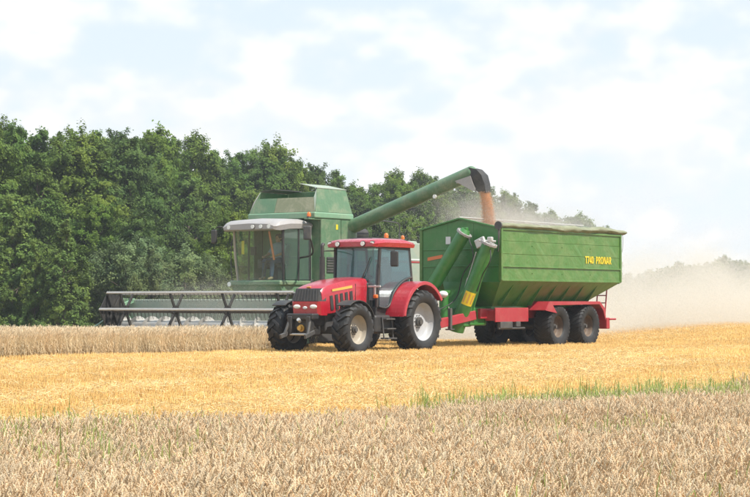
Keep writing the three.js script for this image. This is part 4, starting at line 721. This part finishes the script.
function dust(name, label, col, seed, N, sample, speck, perPuff, puff) { // puffs of tiny chaff and dust flakes; sample(r) gives [x, y, d, size] or null
  const r = rng(seed), geos = [];
  for (let v = 0; v < 5; v++) {
    const P = new Plants();
    for (let i = 0; i < perPuff; i++) {
      const u = V(r() + r() + r() - 1.5, r() + r() + r() - 1.5, r() + r() + r() - 1.5).multiplyScalar(puff * 0.8), a = V(r() - 0.5, r() - 0.5, r() - 0.5).normalize(), b = V(r() - 0.5, r() - 0.5, r() - 0.5).cross(a).normalize(), s = speck * (0.5 + r());
      const A = u.clone().addScaledVector(a, s), B = u.clone().addScaledVector(a, -s * 0.5).addScaledVector(b, s * 0.87), C = u.clone().addScaledVector(a, -s * 0.5).addScaledVector(b, -s * 0.87);
      P.tri(A.toArray(), B.toArray(), C.toArray(), vary(col, r, 0.12));
    }
    geos.push(P.build());
  }
  const spots = []; let tries = 0;
  while (spots.length < N && tries++ < N * 60) { const q = sample(r); if (q) spots.push(q); }
  const G = new THREE.Group(); G.name = name; tag(G, label, 'dust', null, 'stuff'); scene.add(G);
  const mat = new THREE.MeshPhysicalMaterial({ color: 0xffffff, vertexColors: true, roughness: 1, transmission: 0.5, thickness: 0, specularIntensity: 0.2, side: THREE.DoubleSide }), m = new THREE.Matrix4(), q = new THREE.Quaternion(), e = new THREE.Euler();
  geos.forEach((g, v) => { const mine = spots.filter((_, i) => i % geos.length === v), im = new THREE.InstancedMesh(g, mat, mine.length); im.name = 'dust_puff'; im.userData.kind = 'stuff'; mine.forEach(([x, y, d, sc], i) => { e.set(r() * 6, r() * 6, r() * 6); q.setFromEuler(e); m.compose(V(x, y, -d), q, V(sc, sc, sc)); im.setMatrixAt(i, m); }); G.add(im); });
  console.log(name, spots.length);
}
{
  const DC = [0.88, 0.84, 0.765];
  // the trail of dust and chaff hanging behind the harvester, drifting back along its track
  dust('dust_trail', 'pale dust cloud trailing behind the harvester and the trailer', DC, 5, 8800, (r) => {
    const s = -5.6 - 75 * Math.pow(r(), 0.9), t = (r() + r() + r() - 1.5) * (2.4 + 0.11 * -s), k = -s - 5.6, H = 1.25 + 0.55 * ss(0, 8, k) + 0.004 * k;
    const [x, d] = unfield(s, t), y = ground(x, d) + H * (r() < 0.14 ? 2.1 : 1) * -Math.log(1 - 0.93 * r()) * 0.62;
    const n = fbm(x * 0.16 + 3, y * 0.3, d * 0.16, 4); if (r() > ss(0.36, 0.60, n) + 0.08) return null;
    return [x, y, d, 0.8 + 0.7 * r()];
  }, 0.0046, 1750, 0.85);
  // fine dust rising off the grain as it drops into the trailer
  dust('grain_dust', 'thin dust puff rising over the trailer where grain falls in', [0.84, 0.80, 0.74], 6, 1150, (r) => {
    const a = -1.0 - 6 * Math.pow(r(), 1.6) + 1.5 * (r() - 0.5), z = (r() - 0.5) * 2.4, y = 3.6 + 0.95 * -Math.log(1 - 0.95 * r()) * 0.45 * (1 - 0.10 * Math.abs(a + 1.6));
    const p = V(a, y, z).applyAxisAngle(V(0, 1, 0), Math.PI + ALPHA).add(V(2.5, 0, -55.9));
    if (r() > ss(0.25, 0.65, fbm(p.x * 0.9, p.y * 0.9, p.z * 0.9, 3)) + 0.1) return null;
    return [p.x, p.y, -p.z, 0.6 + 0.5 * r()];
  }, 0.0022, 1500, 0.6);
  // dust beaten up by the reel in front of the cab
  dust('header_dust', 'light dust hanging over the reel in front of the harvester cab', [0.82, 0.77, 0.68], 7, 330, (r) => {
    const [x, d] = unfield(3.4 + 1.2 * r(), (r() + r() - 1) * 2.6), y = 0.7 + 1.1 * r() + 0.5 * r() * r(); return [x, y, d, 0.5 + 0.5 * r()];
  }, 0.0022, 1100, 0.55);
}

// ---------------------------------------------------------------- trees
const bark = new THREE.MeshStandardMaterial({ color: LIN(0.13, 0.10, 0.075), roughness: 0.95 });
const leafMat = new THREE.MeshPhysicalMaterial({ color: 0xffffff, vertexColors: true, roughness: 0.8, transmission: 0.42, thickness: 0, specularIntensity: 0.2, side: THREE.DoubleSide });
// a tree of height 1 unit = its own metres H; crown built from leafy clumps on limbs
function makeTree(seed, { H, width, from, clumps, leaves, leaf, col, shape, limbCount = 14, loose = 1 }) {
  const nrm = [], r = rng(seed), wood = [], P = new Plants(), n = (x, y, z) => noise3(x + seed * 3.1, y, z);
  const env = (v) => shape === 'cone' ? Math.pow(1 - v, 0.75) * (0.75 + 0.25 * ss(0, 0.12, v)) : shape === 'bush' ? Math.sqrt(Math.max(0, 1 - (1.25 * v - 0.35) ** 2)) : Math.pow(Math.sin(Math.PI * Math.min(1, 0.16 + 0.84 * v)), 0.8) * (1.05 - 0.3 * v);
  const trunk = []; for (let i = 0; i <= 8; i++) { const t = i / 8; trunk.push([(n(t * 3, 1, 0) - 0.5) * 0.5 * t, H * 0.94 * t - 0.2 * (1 - t), (n(t * 3, 5, 0) - 0.5) * 0.5 * t]); }
  const R = H * 0.012 + 0.03, seg = []; 
  const tubeTo = (a, b, ra, rb, k = 6) => seg.push(bar(a, b, ra, rb, k));
  for (let i = 0; i < 8; i++) tubeTo(trunk[i], trunk[i + 1], R * (1 - 0.11 * i), R * (1 - 0.11 * (i + 1)), 8);
  const at = (t) => { const k = Math.min(7.999, t * 8), i = Math.floor(k), f = k - i; return [0, 1, 2].map((c) => lerp(trunk[i][c], trunk[i + 1][c], f)); };
  for (let c = 0; c < clumps; c++) {
    const v = Math.pow((c + r()) / clumps, shape === 'cone' ? 1.25 : 0.95), y = lerp(from * H, H * 0.985, v), rad = width / 2 * env(v), a = c * 2.4 + r() * 0.9, q = rad * (0.35 + 0.65 * Math.sqrt(r()));
    const cx = Math.cos(a) * q, cz = Math.sin(a) * q, sz = Math.max(0.28, (0.15 + 0.13 * r()) * width * (shape === 'cone' ? 0.35 + 0.65 * (1 - v) : 0.55 + 0.45 * env(v)));
    const t0 = Math.max(0.08, Math.min(0.97, (y - rad * 0.55) / H)), p0 = at(t0), tip = [cx, y - sz * 0.1, cz];
    if (c % Math.ceil(clumps / limbCount) === 0 || r() < 0.5) { const mid = [lerp(p0[0], tip[0], 0.5), lerp(p0[1], tip[1], 0.4), lerp(p0[2], tip[2], 0.5)], rr = R * 0.42 * (1 - 0.6 * v); tubeTo(p0, mid, rr, rr * 0.7, 5); tubeTo(mid, tip, rr * 0.7, rr * 0.25, 5); }
    const tone = 1 + (r() - 0.5) * 0.45, warm = (r() - 0.5) * 0.18;
    const twigs = 9, tw = []; for (let k = 0; k < twigs; k++) { const d = V(r() - 0.5, (r() - 0.3) * (shape === 'cone' ? 1.6 : 0.8), r() - 0.5).normalize(); tw.push(d.multiplyScalar(sz * (0.55 + 0.75 * r()))); }
    const count = Math.round(leaves / clumps * (0.7 + 0.6 * r()));
    for (let k = 0; k < count; k++) {
      const w = tw[k % twigs], u = Math.pow(r(), 0.55), sp = sz * 0.27 * loose * (0.35 + u * 0.65);
      const px = cx + w.x * u + (r() + r() - 1) * sp, py = y + w.y * u + (r() + r() - 1) * sp * 0.85, pz = cz + w.z * u + (r() + r() - 1) * sp;
      const o = V((px - cx) / sz + cx / width * 0.9, (py - y) / sz * 1.1 + 0.35, (pz - cz) / sz + cz / width * 0.9).normalize().addScaledVector(V(r() - 0.5, r() - 0.5, r() - 0.5), 1.1).normalize();
      const L = leaf * (0.6 + 0.8 * r()), d = V(r() - 0.5, r() - 0.6, r() - 0.5).cross(o).normalize(), s = V().crossVectors(d, o).multiplyScalar(L * 0.36);
      const A = [px, py, pz], B = [px + d.x * L * 0.45 + s.x, py + d.y * L * 0.45 + s.y, pz + d.z * L * 0.45 + s.z], C = [px + d.x * L, py + d.y * L - L * 0.03, pz + d.z * L], D = [px + d.x * L * 0.45 - s.x, py + d.y * L * 0.45 - s.y, pz + d.z * L * 0.45 - s.z];
      const kk = tone * (0.86 + 0.28 * r()), cl = [col[0] * kk * (1 + warm), col[1] * kk, col[2] * kk * (1 - warm)];
      P.tri(A, B, C, cl); P.tri(A, C, D, cl);
      for (let m = 0; m < 6; m++) nrm.push(o.x, o.y, o.z);
    }
  }
  const g = new THREE.Group(), tr = part('trunk', seg, bark, g), cg = P.build(), cr = new THREE.Mesh(cg, leafMat); cg.setAttribute('normal', new THREE.Float32BufferAttribute(nrm, 3)); cr.name = 'crown'; cr.castShadow = cr.receiveShadow = true; g.add(cr); g.userData.H = H; void tr; void wood;
  return g;
}
const KINDS = {
  broad: [[1, 10.5], [2, 11], [3, 10], [4, 11.5], [5, 10.5]].map(([s, H]) => makeTree(100 + s, { H, width: 6.6, from: 0.14, clumps: 52, leaves: 66000, leaf: 0.135, col: [[0.135, 0.205, 0.034], [0.115, 0.190, 0.036], [0.150, 0.215, 0.034], [0.110, 0.180, 0.042], [0.128, 0.205, 0.030]][s - 1], shape: 'round' })),
  airy: [[1, 12], [2, 12.5], [3, 11.5]].map(([s, H]) => makeTree(200 + s, { H, width: 4.4, from: 0.20, clumps: 38, leaves: 40000, leaf: 0.125, col: [0.132, 0.205, 0.042], shape: 'round', loose: 1.35 })),
  cone: [[1, 6.5], [2, 7.5]].map(([s, H]) => makeTree(300 + s, { H, width: 3.9, from: 0.05, clumps: 60, leaves: 44000, leaf: 0.125, col: [0.165, 0.245, 0.055], shape: 'cone', loose: 1.1 })),
  bush: [[1, 4.6], [2, 4.4]].map(([s, H]) => makeTree(400 + s, { H, width: 4.2, from: 0.04, clumps: 40, leaves: 34000, leaf: 0.10, col: [0.170, 0.225, 0.090], shape: 'bush', loose: 1.2 })),
};
const kindUse = { broad: 0, airy: 0, cone: 0, bush: 0 }, treeRand = rng(909);
function plantTree(name, kind, x, d, H, label, group, wide = 1) {
  const list = KINDS[kind], src = list[kindUse[kind]++ % list.length], t = src.clone(), k = H / src.userData.H;
  t.name = numbered(name); t.position.set(x, ground(x, d) - 0.05, -d); t.rotation.y = treeRand() * 6.28; t.scale.set(k * wide, k, k * wide); delete t.userData.H; t.userData = {};
  tag(t, label, 'tree', group); scene.add(t); return t;
}
//TREES
const edgeTrees = [[-20.6, 99.8, 11.6, 'broad', 0.95], [-19.6, 102.7, 12.0, 'broad', 0.8], [-18.1, 101.8, 10.6, 'airy', 1.15], [-17.4, 107.8, 11.7, 'broad', 1.05], [-15.9, 108.7, 12.0, 'airy', 1.2], [-14.8, 113.8, 12.8, 'broad', 0.95], [-14.3, 126.7, 12.9, 'broad', 0.8], [-12.5, 125.8, 11.9, 'airy', 1.15], [-11.6, 140.0, 13.1, 'broad', 1.05], [-9.8, 140.7, 11.9, 'airy', 1.2], [-7.9, 141.9, 14.0, 'broad', 0.95], [-5.9, 145.7, 13.3, 'broad', 0.8], [-3.6, 151.0, 12.0, 'airy', 1.15], [-1.4, 167.3, 12.6, 'broad', 1.05], [0.4, 165.9, 12.0, 'airy', 1.2], [2.3, 167.3, 14.1, 'broad', 0.95], [4.5, 179.1, 15.1, 'broad', 0.8], [6.4, 181.0, 14.2, 'airy', 1.15], [8.8, 185.8, 14.2, 'broad', 1.05], [11.4, 194.3, 14.5, 'airy', 1.2], [13.6, 197.3, 14.0, 'broad', 0.95], [15.9, 194.4, 12.8, 'broad', 0.8], [18.9, 202.6, 12.6, 'airy', 1.15], [22.3, 211.0, 12.7, 'broad', 1.05]];
const backTrees = [[-22.5, 113.8, 13.5, 'broad', 0.85], [-21.2, 113.5, 13.4, 'airy', 0.85], [-20.3, 114.7, 13.3, 'broad', 0.85], [-18.6, 111.2, 13.0, 'airy', 0.85], [-18.5, 118.7, 13.7, 'broad', 0.85], [-17.5, 119.4, 13.9, 'airy', 0.85], [-16.8, 124.1, 14.4, 'broad', 0.85], [-16.0, 126.9, 14.2, 'airy', 0.85], [-15.2, 130.8, 15.3, 'broad', 0.85], [-14.2, 133.6, 15.1, 'airy', 0.85], [-13.4, 138.9, 15.2, 'broad', 0.85], [-12.2, 144.1, 14.9, 'airy', 0.85], [-10.8, 147.9, 14.9, 'broad', 0.85], [-9.6, 149.9, 15.4, 'airy', 0.85], [-8.4, 157.6, 16.4, 'broad', 0.85], [-6.9, 160.0, 15.7, 'airy', 0.85], [-5.1, 162.5, 15.0, 'broad', 0.85], [-3.4, 167.9, 14.9, 'airy', 0.85], [-1.8, 171.1, 13.9, 'broad', 0.85], [-0.0, 174.9, 14.1, 'airy', 0.85], [1.7, 181.2, 15.3, 'broad', 0.85], [3.6, 181.7, 15.1, 'airy', 0.85], [5.5, 187.3, 15.4, 'broad', 0.85], [7.5, 190.0, 14.7, 'airy', 0.85], [9.5, 196.2, 15.3, 'broad', 0.85], [11.9, 198.5, 15.0, 'airy', 0.85], [14.1, 201.1, 14.3, 'broad', 0.85], [17.0, 207.4, 14.0, 'airy', 0.85], [19.4, 211.4, 13.0, 'broad', 0.85], [22.1, 215.1, 12.5, 'airy', 0.85], [24.6, 218.3, 11.9, 'broad', 0.85], [27.3, 224.1, 11.9, 'airy', 0.85]];
const lowTrees = [[-18.1, 95, 7.7, 'cone', 1.0], [-15.0, 92, 6.3, 'cone', 1.05], [-16.6, 93, 5.4, 'cone', 0.8], [-18.9, 93, 6.3, 'cone', 1], [-13.8, 97, 5.8, 'broad', 0.62], [-12.5, 96, 5.5, 'bush', 0.9], [-10.9, 93, 4.1, 'bush', 0.7], [-9.5, 94, 4.9, 'bush', 1.05], [-8.4, 96, 4.3, 'bush', 0.8], [-7.7, 100, 7.4, 'broad', 0.9], [-12.4, 100, 7.4, 'broad', 0.9], [-14.7, 101, 8.1, 'broad', 0.9], [-6.2, 105, 8.2, 'broad', 0.9], [-4.4, 112, 8.5, 'broad', 0.95], [-2.5, 118, 8.6, 'broad', 0.95], [0.0, 124, 8.9, 'broad', 0.95], [2.6, 132, 9.2, 'broad', 0.95], [5.5, 140, 9.7, 'broad', 0.95], [8.8, 146, 9.5, 'broad', 0.95], [12.4, 152, 9.0, 'broad', 0.95]];
const farTrees = [[38.7, 327.0, 9.8, 'broad', 1.15], [38.2, 303.8, 8.1, 'broad', 1.15], [43.8, 329.1, 7.8, 'broad', 1.15], [44.5, 320.0, 7.7, 'broad', 1.15], [43.7, 301.8, 8.0, 'broad', 1.15], [45.8, 305.0, 8.4, 'broad', 1.15], [49.4, 319.1, 9.0, 'broad', 1.15], [50.6, 317.1, 9.4, 'broad', 1.15], [53.1, 322.4, 9.2, 'broad', 1.15], [55.6, 327.8, 9.3, 'broad', 1.15], [53.4, 306.6, 9.4, 'broad', 1.15], [53.9, 300.1, 9.5, 'broad', 1.15], [60.4, 327.7, 10.6, 'broad', 1.15], [56.9, 300.4, 9.5, 'broad', 1.15], [63.5, 326.3, 9.8, 'broad', 1.15], [60.9, 303.5, 9.0, 'broad', 1.15]];
const lowOrder = {'cone': ['second', 'fourth', 'third', 'first'], 'bush': ['first', 'second', 'third', 'fourth'], 'broad': ['second', 'fourth', 'third', 'first', 'fifth', 'sixth', 'seventh', 'eighth', 'ninth', 'tenth', 'eleventh', 'twelfth']};
const ORD = ['first', 'second', 'third', 'fourth', 'fifth', 'sixth', 'seventh', 'eighth', 'ninth', 'tenth', 'eleventh', 'twelfth', 'thirteenth', 'fourteenth', 'fifteenth', 'sixteenth', 'seventeenth', 'eighteenth', 'nineteenth', 'twentieth', 'twenty-first', 'twenty-second', 'twenty-third', 'twenty-fourth', 'twenty-fifth', 'twenty-sixth', 'twenty-seventh', 'twenty-eighth', 'twenty-ninth', 'thirtieth', 'thirty-first', 'thirty-second', 'thirty-third', 'thirty-fourth', 'thirty-fifth'];
edgeTrees.forEach(([x, d, H, k, w], i) => plantTree('leafy_tree', k, x, d, H, `tall ${k === 'airy' ? 'slender airy' : 'dense leafy'} tree in the wood's front line, ${ORD[i]} from the left`, 'tall trees along the edge of the wood', w));
backTrees.forEach(([x, d, H, k, w], i) => plantTree('background_tree', k, x, d, H, `leafy tree in the wood's rear line with only its top showing, ${ORD[i]} from the left`, 'trees behind the front line of the wood', w));
const lowSeen = {};
lowTrees.forEach(([x, d, H, k, w]) => {
  const n = (lowSeen[k] = (lowSeen[k] ?? -1) + 1);
  if (k === 'cone') plantTree('young_tree', k, x, d, H, `light green cone-shaped young tree before the wood, ${lowOrder.cone[n]} from the left`, 'young trees standing before the wood', w);
  else if (k === 'bush') plantTree('willow_bush', k, x, d, H, `rounded grey green bush before the wood, ${lowOrder.bush[n]} from the left`, 'bushes standing before the wood', w);
  else plantTree('low_tree', k, x, d, H, `low leafy tree filling the wood's lower edge, ${lowOrder.broad[n]} from the left`, 'low trees in front of the wood', w);
});
farTrees.forEach(([x, d, H, k, w], i) => plantTree('distant_tree', k, x, d, H, `distant hazy tree in the dust right of the trailer, ${ORD[farTrees.length - 1 - i]} from the right`, 'distant trees beyond the dust', w));

renderer.render(scene, camera);
